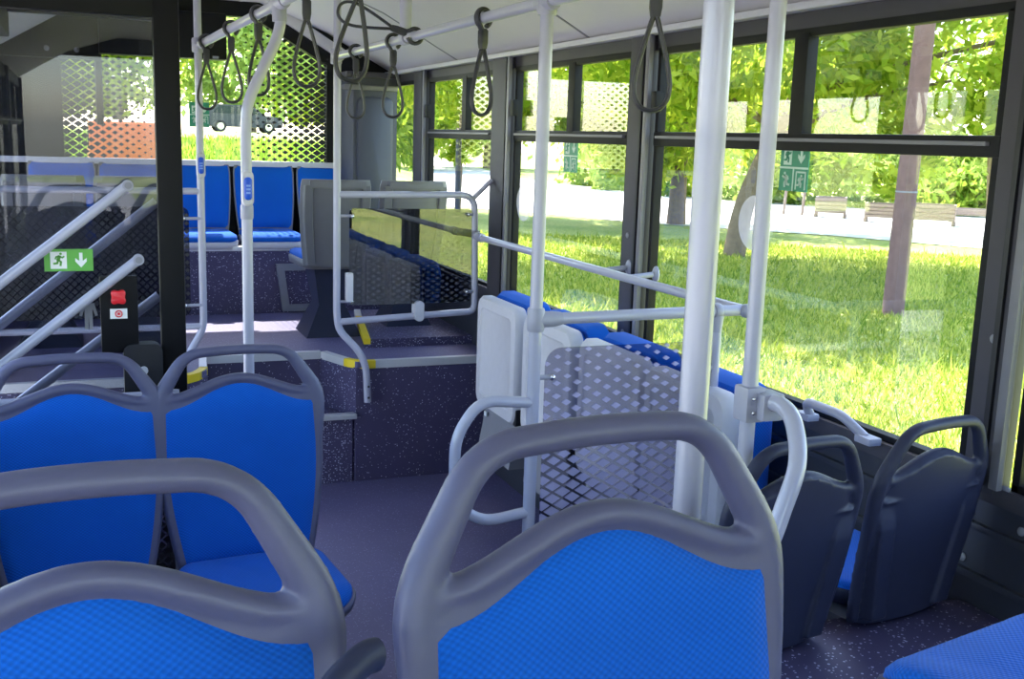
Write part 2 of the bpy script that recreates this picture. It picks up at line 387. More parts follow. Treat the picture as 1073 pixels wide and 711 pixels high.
# metal and yellow nosings along the platform edge
ns = empty('trim_1'); struct(ns, 'aluminium and yellow nosing along the platform edge', 'nosing')
def strip(pts, m, nm, wd=.035):
    mb = MB()
    for a, b in zip(pts[:-1], pts[1:]):
        a = Vector(a); b = Vector(b); d = (b - a).normalized(); n = Vector((-d.y, d.x))
        q = [a, b, b + n * wd, a + n * wd]
        vs = [(p.x, p.y, PZ + .004) for p in q] + [(p.x, p.y, PZ - .034) for p in q]
        mb.add(vs, [(0, 1, 2, 3), (7, 6, 5, 4), (0, 4, 5, 1), (1, 5, 6, 2), (2, 6, 7, 3), (3, 7, 4, 0)], False)
    return mb.build(nm, m, ns)
strip([(XR, 5.015), (1.33, 5.015)][::-1], 'nosing', 'nosing')
strip([(1.19, 5.10), (1.12, 5.295), (.56, 5.295), (.535, 5.05)][::-1], 'nosing', 'nosing')
arc = [(1.33, 5.012), (1.27, 5.015), (1.235, 5.035), (1.205, 5.07), (1.19, 5.105)]
strip(arc[::-1], 'yellow', 'yellow_nosing')
strip([(.40, 4.885), (.44, 4.89), (.49, 4.94), (.52, 5.0), (.54, 5.06)], 'yellow', 'yellow_nosing')
strip([(XL, 4.885), (.40, 4.885)], 'nosing', 'nosing')
# seat podium on the platform at the right, with its nosing
pd = MB().prism([(1.36, 5.35), (1.95, 5.35), (1.95, 6.3), (1.54, 6.3)], 'z', PZ, PZ + .045).build('floor_seat_podium', 'riser'); struct(pd, 'low speckled seat podium on the rear platform', 'podium')
for (a, b, m_) in (((1.36, 5.35), (1.49, 6.06), 'yellow'), ((1.49, 6.06), (1.54, 6.3), 'nosing')):
    d = (Vector(b) - Vector(a)).normalized(); n = Vector((d.y, -d.x))
    A, B_ = Vector(a), Vector(b)
    MB().prism([tuple(A - n * .006), tuple(B_ - n * .006), tuple(B_ + n * .03), tuple(A + n * .03)], 'z', PZ + .02, PZ + .05).build('nosing', m_, pd)
# rear bench base
be = MB().box(XL, XR, 6.56, YR - .02, PZ, 1.0).build('wall_bench_base', 'riser'); struct(be, 'dark speckled riser under the rear bench', 'riser')
MB().box(XL, 1.72, 6.545, 6.6, .985, 1.012, .004).build('nosing', 'nosing', be)
hm = MB()
fr = [Vector((1.11, 0, .905)), Vector((1.45, 0, .905)), Vector((1.47, 0, .615)), Vector((1.15, 0, .615))]
ce = sum(fr, Vector()) / 4; inn = [p + (ce - p) * .28 for p in fr]
for i in range(4):
    a, b, c, d = fr[i], fr[(i + 1) % 4], inn[(i + 1) % 4], inn[i]
    hm.add([(q.x, y, q.z) for y in (6.535, 6.562) for q in (a, b, c, d)], [(0, 1, 2, 3), (7, 6, 5, 4), (0, 4, 5, 1), (1, 5, 6, 2), (2, 6, 7, 3), (3, 7, 4, 0)], False)
hm.build('hatch_frame', 'midgrey', be)
# wheel housing under the right hand seats
wb = MB().box(.98, XR, .2, 1.86, 0, .64, .03).build('floor_wheel_housing', 'riser'); struct(wb, 'dark speckled wheel housing under the right seats', 'wheel housing')
ld = MB().box(XL, .80, .35, 1.42, 0, .25, .01).build('floor_left_podium', 'riser'); struct(ld, 'speckled podium under the nearest blue seats', 'podium')

# right wall: panel, header, pillars with openings
SILL, TOPZ, TRZ = .94, 2.015, 1.722
bays = [(-3.1, -1.2), (-1.0, .25), (.42, 1.74), (1.88, 3.47), (3.66, 4.82), (5.10, 6.17), (6.44, 6.98)]
def sidewall(x, side, nm, doorgap=None):
    s = 1 if side == 'right' else -1
    xo = x + .03 * s
    lo = MB()
    segs = [(YF, YR)] if not doorgap else [(YF, doorgap[0]), (doorgap[1], YR)]
    for a, b in segs: lo.box(min(x, xo), max(x, xo), a, b, -.12, SILL - .005)
    wob = lo.build(nm, 'wallpanel'); struct(wob, 'dark lower side panel of the bus on the %s' % side, 'wall')
    hd = MB().box(min(x, xo), max(x, xo), YF, YR, TOPZ + .005, 2.14).build('trim_header', 'pillar', wob)
    pm = MB(); edges = [YF] + [q for b in bays for q in b] + [YR]
    for i in range(0, len(edges), 2):
        a, b = edges[i], edges[i + 1]
        if doorgap and not (b <= doorgap[0] + .3 or a >= doorgap[1] - .3): continue
        pm.box(min(x - .025 * s, xo), max(x - .025 * s, xo), a + .035, b - .012, SILL - .02, 2.085, .008)
    pm.build('pillar_cover', 'pillar', wob)
    return wob
wr = sidewall(XR, 'right', 'wall_right')
# lighter edge strips and black gaskets on the three visible pillars, rivets
for a, b in ((3.47, 3.66), (4.82, 5.10), (6.17, 6.44), (1.74, 1.88)):
    MB().box(1.912, 1.93, a + .012, a + .038, SILL, 2.08, .004).build('pillar_edge_strip', 'pillarlight', wr)
    MB().box(1.916, 1.93, a + .06, a + .075, SILL, 2.08, .002).build('pillar_groove', 'black', wr)
for y, z in ((3.60, 1.35), (3.60, .98), (1.82, 1.28), (1.86, .74), (1.88, .88), (1.64, .70), (1.70, .86)):
    MB().ball((1.924 if z > .94 else 1.945, y, z), .011, 10, (.5, 1, 1)).build('rivet', 'midgrey', wr)
MB().box(1.928, 1.96, YF, YR - .05, SILL - .04, SILL + .004, .006).build('sill_trim', 'pillar', wr)
for z in (.82, .7):
    MB().box(1.935, 1.955, -.2, 4.4, z, z + .018, .006).build('panel_rib', 'wallpanel', wr)
trim = MB().box(1.90, 1.945, YF, YR - .03, 2.072, 2.094, .005).build('trim_2', 'lightgrey'); struct(trim, 'pale moulding between the ceiling cove and right windows', 'moulding')

def window(n, y0, y1, x, side, split=True, mull=None, label=''):
    s = 1 if side == 'right' else -1
    root = empty('window_%d' % n); struct(root, label or 'side window of the bus', 'window')
    fx0, fx1 = sorted((x - .008 * s, x + .024 * s))
    fb = MB(); t = .022
    fb.box(fx0, fx1, y0, y0 + t, SILL, TOPZ, .003); fb.box(fx0, fx1, y1 - t, y1, SILL, TOPZ, .003)
    fb.box(fx0, fx1, y0, y1, SILL - .005, SILL + t, .003); fb.box(fx0, fx1, y0, y1, TOPZ - .012, TOPZ + .012, .003)
    fb.build('window_frame', 'frame', root)
    if split:
        tr = MB(); tr.box(fx0 - .004 * s, fx1, y0, y1, TRZ - .038, TRZ + .012, .006); tr.build('transom', 'frame', root)
        MB().box(*sorted((x - .024 * s, x - .01 * s)), y0 + .03, y1 - .03, TRZ - .012, TRZ - .002, .002).build('slide_rail', 'pillarlight', root)
        if mull:
            MB().box(fx0 - .004 * s, fx1, mull - .032, mull + .032, TRZ, TOPZ, .004).build('mullion', 'frame', root)
            MB().box(*sorted((x - .04 * s, x - .01 * s)), y1 - .055, y1 - .02, 1.80, 1.875, .006).build('latch', 'frame', root)
    gx = x + .006 * s
    zs = [(SILL, TRZ - .02), (TRZ, TOPZ)] if split else [(SILL, TOPZ)]
    for z0, z1 in zs: MB().box(*sorted((gx, gx + .005 * s)), y0 + .01, y1 - .01, z0, z1).build('pane', 'glass', root, False)
    return root
window(1, 1.88, 3.47, XR, 'right', True, 2.64, 'large right window nearest the camera with sliding top panes')
window(2, 3.66, 4.82, XR, 'right', True, 4.19, 'right window beside the folded seats with sliding top panes')
window(3, 5.10, 6.17, XR, 'right', True, 5.54, 'right window beside the rear platform with sliding top panes')
window(4, 6.44, 6.98, XR, 'right', False, None, 'narrow rearmost right window without a transom')
window(5, .42, 1.74, XR, 'right', True, 1.1, 'right window cut by the photo edge')
window(6, -1.0, .25, XR, 'right', True, -.4); window(7, -3.1, -1.2, XR, 'right', True, -2.1)
DG = (3.62, 4.86)
wl = sidewall(XL, 'left', 'wall_left', DG)
for i, (a, b) in enumerate(bays):
    if b <= DG[0] + .1: window(8 + i, a, min(b, 3.5), XL, 'left', True, (a + b) / 2)
    elif a >= DG[1]: window(8 + i, a, b, XL, 'left', False)
hd = MB().box(XL, XL + .2, 3.4, 4.9, 2.03, 2.3, .01).build('trim_3', 'blackgloss'); struct(hd, 'black door mechanism cover over the left doorway', 'cover')

# ceiling: flat middle and sloping coves
cl = MB()
prof = [(XL, 2.09), (-.02, 2.33), (.40, 2.47), (1.10, 2.47), (1.52, 2.315), (XR, 2.09)]
pp = prof + [(XR + .06, 2.14), (XR + .06, 2.6), (XL - .06, 2.6), (XL - .06, 2.14)]
cl.prism(pp, 'y', YF, YR)
ceil = cl.build('ceiling', 'ceiling'); struct(ceil, 'pale ceiling with sloping side coves', 'ceiling')
def coveseam(y):
    mb = MB()
    for a, b in zip(prof[3:-1], prof[4:]):
        mb.add([(a[0], y - .008, a[1] - .003), (b[0], y - .008, b[1] - .003), (b[0], y + .008, b[1] - .003), (a[0], y + .008, a[1] - .003),
                (a[0], y - .008, a[1] + .003), (b[0], y - .008, b[1] + .003), (b[0], y + .008, b[1] + .003), (a[0], y + .008, a[1] + .003)],
               [(0, 1, 2, 3), (7, 6, 5, 4), (0, 4, 5, 1), (1, 5, 6, 2), (2, 6, 7, 3), (3, 7, 4, 0)], False)
    mb.build('panel_seam', 'midgrey', ceil)
for y in (2.4, 4.02, 5.64): coveseam(y)
for x in (.52, .98): MB().box(x - .012, x + .012, YF, YR - .1, 2.463, 2.475, .002).build('light_channel', 'lightgrey', ceil)
vt = MB()
for k in range(2):
    for j in range(26): vt.box(1.16 + k * .03, 1.18 + k * .03, 4.9 + j * .045, 4.92 + j * .045, 2.437 - k * .012, 2.452 - k * .012)
vt.build('vent_slots', 'black', ceil)

# rear wall with the big window (clipped upper corners)
RWX0, RWX1 = -.05, 1.52
rw = [(RWX0, 1.5), (RWX1, 1.5), (RWX1, 2.12), (1.06, 2.38), (.41, 2.38), (RWX0, 2.12)]
yw = 7.0
wrr = MB()
wrr.box(XL, XR, yw, yw + .08, PZ, 1.5); wrr.box(XL, RWX0, yw, yw + .08, 1.5, 2.6); wrr.box(RWX1, XR, yw, yw + .08, 1.5, 2.6); wrr.box(RWX0, RWX1, yw, yw + .08, 2.38, 2.6)
wrr.prism([(RWX1, 2.12), (RWX1, 2.38), (1.06, 2.38)], 'y', yw, yw + .08); wrr.prism([(RWX0, 2.12), (.41, 2.38), (RWX0, 2.38)], 'y', yw, yw + .08)
wro = wrr.build('wall_rear', 'frame'); struct(wro, 'dark rear bulkhead around the rear window', 'wall')
rwin = empty('window_20'); struct(rwin, 'rear window with a printed black diamond lattice at its sides', 'window')
MB().prism(rw, 'y', yw + .03, yw + .036).build('pane', 'rearglass', rwin, False)
MB().box(XL, XR - .3, yw - .02, yw + .02, 1.47, 1.505, .006).build('window_sill', 'lightgrey', rwin)
t6 = MB().prism([(1.13, 2.43), (1.60, 2.16), (1.66, 2.20), (1.27, 2.425), (1.19, 2.46)], 'y', 6.965, 6.995).build('trim_6', 'ceiling'); struct(t6, 'pale trim between the rear window corner and the ceiling', 'trim')
# rear corner pad (moulded, rounded recess)
cp = empty('trim_4'); struct(cp, 'blue grey moulded pad filling the rear right corner', 'corner pad')
cm = MB(); cm.prism([(1.60, 7.0), (1.60, 6.93), (1.66, 6.86), (1.945, 6.86), (1.945, 7.0)], 'z', 1.0, 2.06); cm.build('pad_shell', 'pad', cp)
rr_ = roundrect(1.68, 1.92, 1.05, 1.93, .045)
MB().rings([[(x, 6.862, z) for x, z in rr_], [(x, 6.845, z) for x, z in roundrect(1.685, 1.915, 1.055, 1.925, .045)], [(x, 6.838, z) for x, z in roundrect(1.70, 1.90, 1.07, 1.91, .04)]]).build('pad_panel', 'pad', cp)
MB().box(1.60, 1.945, 6.84, 6.99, 1.97, 2.0, .006).build('pad_ledge', 'pillarlight', cp)
MB().box(1.60, 1.95, 6.80, 7.0, 2.045, 2.08, .01).build('pad_top', 'pillar', cp)
# bulkhead trims seen through the door glass
tm = MB().box(XL, .16, 6.90, 6.99, 2.07, 2.36, .01); tm.box(.135, .175, 6.90, 6.99, 1.70, 2.1, .01)
t5 = tm.build('trim_5', 'frame'); struct(t5, 'dark bulkhead trim over the left of the rear window', 'trim')
for x in (-.12, .04): MB().ball((x, 6.895, 2.12), .016, 10).build('rivet', 'midgrey', t5)

# ------------------------------------------------------------------ seats
def seat_proto(name, label, group, cz=.47, bz=.42, tz=1.13, shellm='plastic', ped=True, base=0.0, voxel=.0055, hb=.175):
    """faces -Y; origin on the floor under the seat. cz cushion top, bz bottom of the back shell, tz handle top"""
    root = empty(name); tag(root, label, 'seat', group)
    fz = tz - .18                                     # height of the handle feet
    yb = lambda z: .015 + (z - .45) * .17
    def hw(z):
        t = (z - bz) / (fz - bz)
        return hb + (.225 - hb) * math.sin(min(1, max(0, t) * 1.35) * PI / 2) - (.004 * max(0, t - .75) * 4)
    dome = lambda x: fz + .028 + .059 * (.5 + .5 * math.cos(PI * min(1, abs(x) / .205)))
    ptop = lambda x: tz - .192 + .075 * (.5 + .5 * math.cos(PI * min(1, abs(x) / .20)))
    sh = MB(); nu, nv = 30, 34
    def P(u, v, back):
        x0 = u * .222; z = bz + v * (dome(x0) - .012 - bz); x = u * hw(min(z, fz))
        th = .030 * (1 - abs(u) ** 8) + .006
        y = yb(z) + .012 * (1 - u * u) - .006
        if back: y += th + .014 * (1 - u * u) * (1 - v)
        return (x, y, z)
    g0 = [P(2 * i / nu - 1, j / nv, False) for j in range(nv + 1) for i in range(nu + 1)]
    g1 = [P(2 * i / nu - 1, j / nv, True) for j in range(nv + 1) for i in range(nu + 1)]
    K = len(g0); q = lambda i, j: j * (nu + 1) + i; fs = []
    for j in range(nv):
        for i in range(nu):
            fs.append((q(i, j), q(i + 1, j), q(i + 1, j + 1), q(i, j + 1))); fs.append((K + q(i, j), K + q(i, j + 1), K + q(i + 1, j + 1), K + q(i + 1, j)))
    per = [q(i, 0) for i in range(nu)] + [q(nu, j) for j in range(nv)] + [q(i, nv) for i in range(nu, 0, -1)] + [q(0, j) for j in range(nv, 0, -1)]
    for a, b in zip(per, per[1:] + per[:1]): fs.append((b, a, K + a, K + b))
    sh.add(g0 + g1, fs)
    # rolled rim: arch handle, dome rail, side rails
    yc = lambda z: yb(z) + .014
    arch = fillet([(-.214, 0, fz - .20), (-.221, 0, fz - .07), (-.218, 0, fz + .02), (-.142, 0, tz - .024), (0, 0, tz - .016), (.142, 0, tz - .024), (.218, 0, fz + .02), (.221, 0, fz - .07), (.214, 0, fz - .20)], {1: .04, 2: .05, 3: .05, 4: .1, 5: .05, 6: .05, 7: .04}, 8)
    arch = [(p.x, yc(p.z), p.z) for p in arch]
    sh.tube(arch, [(.0172 + .0075 * min(1, max(0, (tz - .035 - p[2]) / .13))) * (1 - .6 * min(1, max(0, (fz - .01 - p[2]) / .19))) for p in arch], 14, r2=.0205, up=(0, 1, 0))
    dp = [(x, yc(dome(x) - .016), dome(x) - .016) for x in [(-.215 + .43 * i / 30) for i in range(31)]]
    sh.tube(dp, .0165, 12, r2=.019, up=(0, 1, 0))
    for sx in (-1, 1):
        side = [(sx * (hw(z) - .004), yc(z) - .004 + .008, z) for z in [bz + .02 + (fz - bz) * i / 14 for i in range(15)]]
        sh.tube(side, .011, 10, r2=.019, up=(0, 1, 0))
        sh.ball((sx * .208, yc(fz + .008), fz + .004), .022, 12, (1, .85, 1.5))
    # ribs on the back
    for sx in (-1, 1):
        rl = []
        for i in range(13):
            t = i / 12; z = fz - .03 - t * (fz - .05 - bz); x = sx * (hb - .005 - (hb - .14) * t); wd = .042; y0 = yb(z) + .022; dpth = (.022 + .02 * t) * min(1, .15 + i * .3)
            rl.append([(x - wd, y0, z), (x + wd, y0, z), (x + wd * .7, y0 + dpth, z), (x - wd * .7, y0 + dpth, z)])
        sh.rings(rl)
    band = [(x, yb(fz - .045) + .034, fz - .045) for x in (-.2, 0, .2)]
    sh.tube(band, .006, 8)
    me = remeshed(sh, 'backrest_shell', voxel, 3)
    meshobj(me, 'backrest_shell', shellm, root)
    pad = MB(); z0 = max(cz - .012, bz + .02)
    def PP(u, v):
        uu = 2 * u - 1; x0 = uu * .205; z = z0 + v * (ptop(x0) - z0); x = uu * (hw(min(z, fz)) - .015 - (.006 if v > .98 else 0))
        e = max(abs(uu) ** 10, abs(2 * v - 1) ** 16)
        y = yb(z) + .012 * (1 - uu * uu) - .008 - .014 * (1 - e) + .006 * e
        return (x, y, z)
    pad.grid(PP, 30, 36); pad.build('back_pad', 'blue', root, False)
    # cushion and its pan
    def outline(ins, z, n=10):
        pts = []
        xs, yf, yk = .218 - ins, -.405 + ins, .03 - ins * .5
        for x, y in roundrect(-xs, xs, yf, yk, .085 - ins * .5, n):
            k = 1 - .06 * max(0, (y - yf) / (yk - yf))
            zz = z - .03 * max(0, (-.30 - y) / .1) ** 2 + .012 * (abs(x) / .2) ** 2
            pts.append((x * k, y, zz))
        return pts
    cu = MB().rings([outline(.016, cz - .035), outline(.008, cz - .026), outline(.010, cz - .012), outline(.02, cz - .003), outline(.045, cz), outline(.11, cz - .004), outline(.17, cz - .006)])
    cu.build('seat_cushion', 'blue', root, False)
    pn = MB().rings([outline(.06, cz - .085), outline(.02, cz - .075), outline(.003, cz - .05), outline(.0, cz - .03), outline(.004, cz - .022), outline(.012, cz - .026), outline(.04, cz - .03)])
    pn.build('seat_pan', shellm, root, False)
    if ped:
        pe = MB(); h = cz - .07
        pe.rings([[(x * .16, -.14 + y * .15, base) for x, y in ((-1, -1), (1, -1), (1, 1), (-1, 1))], [(x * .13, -.14 + y * .12, base + .02) for x, y in ((-1, -1), (1, -1), (1, 1), (-1, 1))],
                  [(x * .055, -.14 + y * .08, base + .5 * (h - base)) for x, y in ((-1, -1), (1, -1), (1, 1), (-1, 1))], [(x * .15, -.15 + y * .17, h) for x, y in ((-1, -1), (1, -1), (1, 1), (-1, 1))]], smooth=False)
        pe.build('pedestal', 'midgrey', root)
    return root

G1 = 'blue passenger seats with loop handles'
pA = seat_proto('passenger_seat', 'blue padded seat in the left pair ahead, the one nearer the aisle', G1, cz=.445, bz=.38, base=-.055)
pA.location = (.438, 3.08, .05); pA.rotation_euler = (0, 0, .065); pA.scale = (1.06, .95, .9)
dup(pA, (-.028, 3.05, .05), .065, 'blue padded seat in the left pair ahead, cut by the left photo edge', G1)
dup(pA, (.538, .887, .266), .092, 'large blue padded seat in the centre foreground', G1).scale = (1.03, 1, 1)
dup(pA, (-.0, .905, .25), .05, 'large blue padded seat in the lower left corner of the photo', G1).scale = (1.03, 1, 1)
G2 = 'dark backed seats over the right wheel housing'
pB = seat_proto('passenger_seat', 'dark backed seat over the wheel housing, right against the side window', G2, cz=.62, bz=.52, tz=1.135, shellm='plasticdark', base=.51, hb=.195)
pB.location = (1.712, 1.85, .245); pB.rotation_euler = (0, 0, PI + .165); pB.scale = (.78, .78, .78)
dup(pB, (1.312, 1.795, .245), PI + .135, 'dark backed seat behind the curved grab tube, left of its pair', G2)
pC = seat_proto('passenger_seat', 'blue seat at the lower right corner showing only its cushion front', None, cz=.99, bz=.92, tz=1.6, base=.64)
pC.location = (1.29, .775, 0); pC.rotation_euler = (0, 0, PI + .2)

# armrest beside the foreground seat
am = MB().tube(smoothpath([(.120, .80, 1.07), (.155, .86, 1.13), (.195, .90, 1.18), (.232, .925, 1.20), (.25, .935, 1.20)]), .015, 14, r2=.018)
ar = am.build('armrest', 'plasticdark'); tag(ar, 'dark rounded armrest between the two foreground seats', 'armrest')

# high-backed bucket seats of the rear platform
def bucket(name, label, group, leg=True):
    root = empty(name); tag(root, label, 'seat', group)
    W_ = .185
    yb = lambda z: .02 + (z - .06) * .16
    def hw(z): t = z / .49; return W_ * (.86 + .16 * math.sin(min(1, t * 1.3) * PI / 2)) - .012 * max(0, (t - .86) / .14) ** 2
    def P(uu, v, back):
        z = .02 + v * .46; x = uu * hw(z); y = yb(z) + .02 * (1 - uu * uu) - .012
        if back: y += .042 - .03 * abs(uu) ** 6
        return (x, y, z)
    sh = MB(); nu, nv = 20, 20
    g0 = [P(2 * i / nu - 1, j / nv, False) for j in range(nv + 1) for i in range(nu + 1)]; g1 = [P(2 * i / nu - 1, j / nv, True) for j in range(nv + 1) for i in range(nu + 1)]
    K = len(g0); q = lambda i, j: j * (nu + 1) + i; fs = []
    for j in range(nv):
        for i in range(nu):
            fs.append((q(i, j), q(i + 1, j), q(i + 1, j + 1), q(i, j + 1))); fs.append((K + q(i, j), K + q(i, j + 1), K + q(i + 1, j + 1), K + q(i + 1, j)))
    per = [q(i, 0) for i in range(nu)] + [q(nu, j) for j in range(nv)] + [q(i, nv) for i in range(nu, 0, -1)] + [q(0, j) for j in range(nv, 0, -1)]
    for a, b in zip(per, per[1:] + per[:1]): fs.append((b, a, K + a, K + b))
    sh.add(g0 + g1, fs); sh.build('backrest_shell', 'greyback', root)
    rb = MB()
    for sx in (-1, 1):                               # raised side wings on the back face
        rl = []
        for i in range(9):
            z = .03 + .42 * i / 8; x = sx * (hw(z) - .035); y = yb(z) + .03
            rl.append([(x - .028, y, z), (x + .028, y, z), (x + .02, y + .02, z), (x - .02, y + .02, z)])
        rb.rings(rl)
    rb.box(-.15, .15, yb(.46) + .02, yb(.46) + .05, .435, .475, .006)
    rb.build('back_rib', 'greyback', root)
    pad = MB()
    def PP(u, v):
        uu = 2 * u - 1; z = .09 + v * .385; x = uu * (hw(z) - .008); e = max(abs(uu) ** 10, abs(2 * v - 1) ** 14)
        return (x, yb(z) + .02 * (1 - uu * uu) - .014 - .016 * (1 - e) + .004 * e, z)
    pad.grid(PP, 20, 20); pad.build('back_pad', 'blue', root, False)
    def ol(ins, z): return [(x * (1 - .05 * (y + .36) / .4), y, z - .02 * max(0, (-.27 - y) / .09) ** 2) for x, y in roundrect(-.182 + ins, .182 - ins, -.36 + ins, .03, .05, 6)]
    MB().rings([ol(.012, .05), ol(.004, .06), ol(.008, .078), ol(.03, .088), ol(.1, .085)]).build('seat_cushion', 'blue', root, False)
    MB().rings([ol(.03, .0), ol(.004, .012), ol(0, .05), ol(.012, .056)]).build('seat_pan', 'lightgrey' if not leg else 'greyback', root, False)
    if leg:
        MB().rings([[(x * .15, -.12 + y * .16, -.37) for x, y in ((-1, -1), (1, -1), (1, 1), (-1, 1))], [(x * .07, -.12 + y * .1, -.2) for x, y in ((-1, -1), (1, -1), (1, 1), (-1, 1))], [(x * .1, -.14 + y * .14, 0) for x, y in ((-1, -1), (1, -1), (1, 1), (-1, 1))]], smooth=False).build('pedestal', 'plasticdark', root)
    return root
G3 = 'blue bucket seats of the rear bench'
b0 = bucket('bench_seat', 'blue bench seat below the rear window, seen between the two slender poles', G3, False)
b0.location = (.715, 6.90, 1.0)
for x, lb in ((1.11, 'blue bench seat below the rear window, just right of the curved pole'), (1.505, 'blue bench seat in the rear right corner behind a grey seat back'),
              (.32, 'blue bench seat seen through the tinted door glass, right one'), (-.07, 'blue bench seat seen through the tinted door glass, left one')):
    dup(b0, (x, 6.90, 1.0), 0, lb, G3)
G4 = 'grey backed bucket seats on the platform'
q0 = bucket('platform_seat', 'grey backed seat on the platform beside the partition post', G4)
q0.location = (1.275, 5.72, .975); q0.rotation_euler = (0, 0, PI)
for x, lb in ((1.70, 'grey backed seat on the platform next to the right window'), (.27, 'grey backed seat on the platform behind the left panel, aisle side'), (-.14, 'grey backed seat on the platform behind the left panel, wall side')):
    dup(q0, (x, 5.72, .975), PI, lb, G4)

# tip-up seats along the right wall
def tipup(label):
    root = empty('tip_up_seat'); tag(root, label, 'folding seat', G5)
    def rr(y0, y1, z0, z1, r, x): return [(x, y, z) for y, z in roundrect(y0, y1, z0, z1, r, 5)]
    MB().rings([rr(-.19, .19, .54, .985, .05, -.09), rr(-.235, .235, .50, 1.0, .05, -.085), rr(-.235, .235, .50, 1.0, .05, -.12), rr(-.225, .225, .51, .99, .05, -.135), rr(-.185, .185, .555, .95, .03, -.137), rr(-.18, .18, .56, .945, .03, -.131)]).build('seat_panel', 'lightgrey', root)
    MB().rings([rr(-.22, .22, .52, .985, .05, -.088), rr(-.225, .225, .515, .99, .05, -.07), rr(-.20, .20, .53, .97, .05, -.055)]).build('seat_cushion', 'blue', root)
    MB().rings([rr(-.22, .22, .56, 1.005, .06, -.055), rr(-.235, .235, .55, 1.02, .06, -.03), rr(-.235, .235, .55, 1.02, .06, .02), rr(-.22, .22, .56, 1.0, .06, .04)]).build('backrest', 'blue', root)
    MB().box(-.05, .145, -.21, .21, .36, .56, .02).build('wall_bracket', 'midgrey', root)
    MB().box(-.125, .03, -.24, -.205, .50, .575, .01).build('hinge', 'black', root)
    fp = MB().prism([(-.13, .30), (.02, .30), (.02, .53), (-.09, .53)], 'y', -.19, .19); fp.build('lower_shield', 'midgrey', root)
    MB().box(-.118, -.112, .13, .155, .455, .475).build('label_plate', 'white', root)
    return root
G5 = 'folded tip up seats along the right wall'
t0 = tipup('folded tip up seat nearest the rear platform, fully visible'); t0.location = (1.805, 4.29, 0)
for y, lb in ((3.75, 'folded tip up seat second from the platform, behind the steel pole'), (3.22, 'folded tip up seat third from the platform, behind the printed panel'), (2.73, 'folded tip up seat nearest the camera, half hidden by the thick pole')):
    dup(t0, (1.805, y, 0), 0, lb, G5)

# ------------------------------------------------------------------ poles and rails
def clamp(mb, a, r, ax='z', ln=.03):
    a = Vector(a); d = {'x': Vector((1, 0, 0)), 'y': Vector((0, 1, 0)), 'z': Vector((0, 0, 1))}[ax] * ln
    mb.tube([a - d, a - d * .8, a + d * .8, a + d], [r * .9, r, r, r * .9], 16)
RT = .0175
# thick foreground pole
p = empty('grab_pole', (.722, 1.15, 0)); tag(p, 'thick pale pole rising behind the centre foreground seat', 'pole')
MB().tube([(0, 0, .0), (0, 0, 2.47)], .0185, 24).build('tube', 'tube', p); MB().tube([(0, 0, 0), (0, 0, .02), (0, 0, .03)], [.05, .045, .02], 20).build('base_flange', 'joint', p)
# pole at the right seats with curved grab tube
p = empty('grab_pole', (1.205, 1.72, 0)); tag(p, 'pale pole with a curved grab tube by the right seats', 'pole')
ztop = 2.425
MB().tube([(0, 0, 1.0), (0, 0, ztop)], .0155, 20).build('tube', 'tube', p)
cb = MB().box(-.022, .022, -.026, .022, 1.165, 1.235, .008); cb.box(0, .05, -.05, .012, 1.172, 1.226, .01); cb.build('clamp', 'joint', p)
for dx, dz in ((-.008, .014), (.008, -.014), (-.008, -.014)): MB().ball((dx, -.028, 1.2 + dz), .004, 8).build('screw', 'steel', p)
MB().tube(smoothpath([(.02, -.02, 1.205), (.025, -.07, 1.21), (.012, -.13, 1.19), (-.02, -.19, 1.13), (-.06, -.205, 1.04), (-.09, -.21, .94), (-.115, -.21, .64)]), .0165, 16).build('grab_tube', 'tube', p)
fb = MB().tube([(0, 0, .90), (0, 0, .99), (0, 0, 1.055), (0, 0, 1.06)], [.035, .032, .026, .02], 16); fb.box(-.03, .05, -.06, .02, .92, .99, .01); fb.build('foot_bracket', 'plasticdark', p)
for q in ((.03, -.064, .955), (.01, -.064, .94)): MB().ball(q, .006, 8).build('bolt', 'steel', p)

# wheelchair bay barrier: pole, crossbar, thin post, printed panel, grab loop
bb = empty('bay_barrier', (1.14, 2.63, 0)); tag(bb, 'tubular barrier with a printed smoked panel ahead of the folded seats', 'barrier')
MB().tube([(0, 0, 0), (0, 0, 2.46)], RT, 20).build('pole', 'tube', bb)
MB().tube([(0, 0, 0), (0, 0, .02), (0, 0, .03)], [.05, .045, .02], 20).build('base_flange', 'joint', bb)
MB().tube([(0, 0, 1.215), (.57, 0, 1.222), (.665, 0, 1.222)], .0165, 16, up=(0, 0, 1)).build('crossbar', 'tube', bb)
mb = MB(); clamp(mb, (0, 0, 1.215), .024, 'z', .032); mb.tube([(0, 0, 1.215), (.05, 0, 1.215), (.075, 0, 1.216)], [.023, .022, .018], 16, up=(0, 0, 1)); mb.build('clamp', 'joint', bb)
mb = MB(); clamp(mb, (.57, 0, 1.222), .021, 'x', .012); mb.tube([(.575, 0, 1.21), (.572, 0, 1.16)], [.018, .015], 12); mb.build('clamp', 'joint', bb)
MB().tube([(.575, 0, 1.215), (.572, 0, 0)], .0135, 16).build('thin_post', 'tube', bb)
MB().prism(roundrect(1.173, 1.70, .42, 1.135, .05), 'y', 2.627, 2.633).build('printed_panel', 'bayglass', bb, False).location = (-1.14, -2.63, 0)
for z in (1.055, .52):
    MB().tube([(.0, 0, z), (.05, -.004, z)], .007, 10, up=(0, 0, 1)).build('panel_clip', 'joint', bb); MB().ball((.052, -.008, z), .009, 8).build('bolt', 'steel', bb)
for z in (1.055, .52): MB().tube([(.575, 0, z), (.525, -.004, z)], .007, 10, up=(0, 0, 1)).build('panel_clip', 'joint', bb)
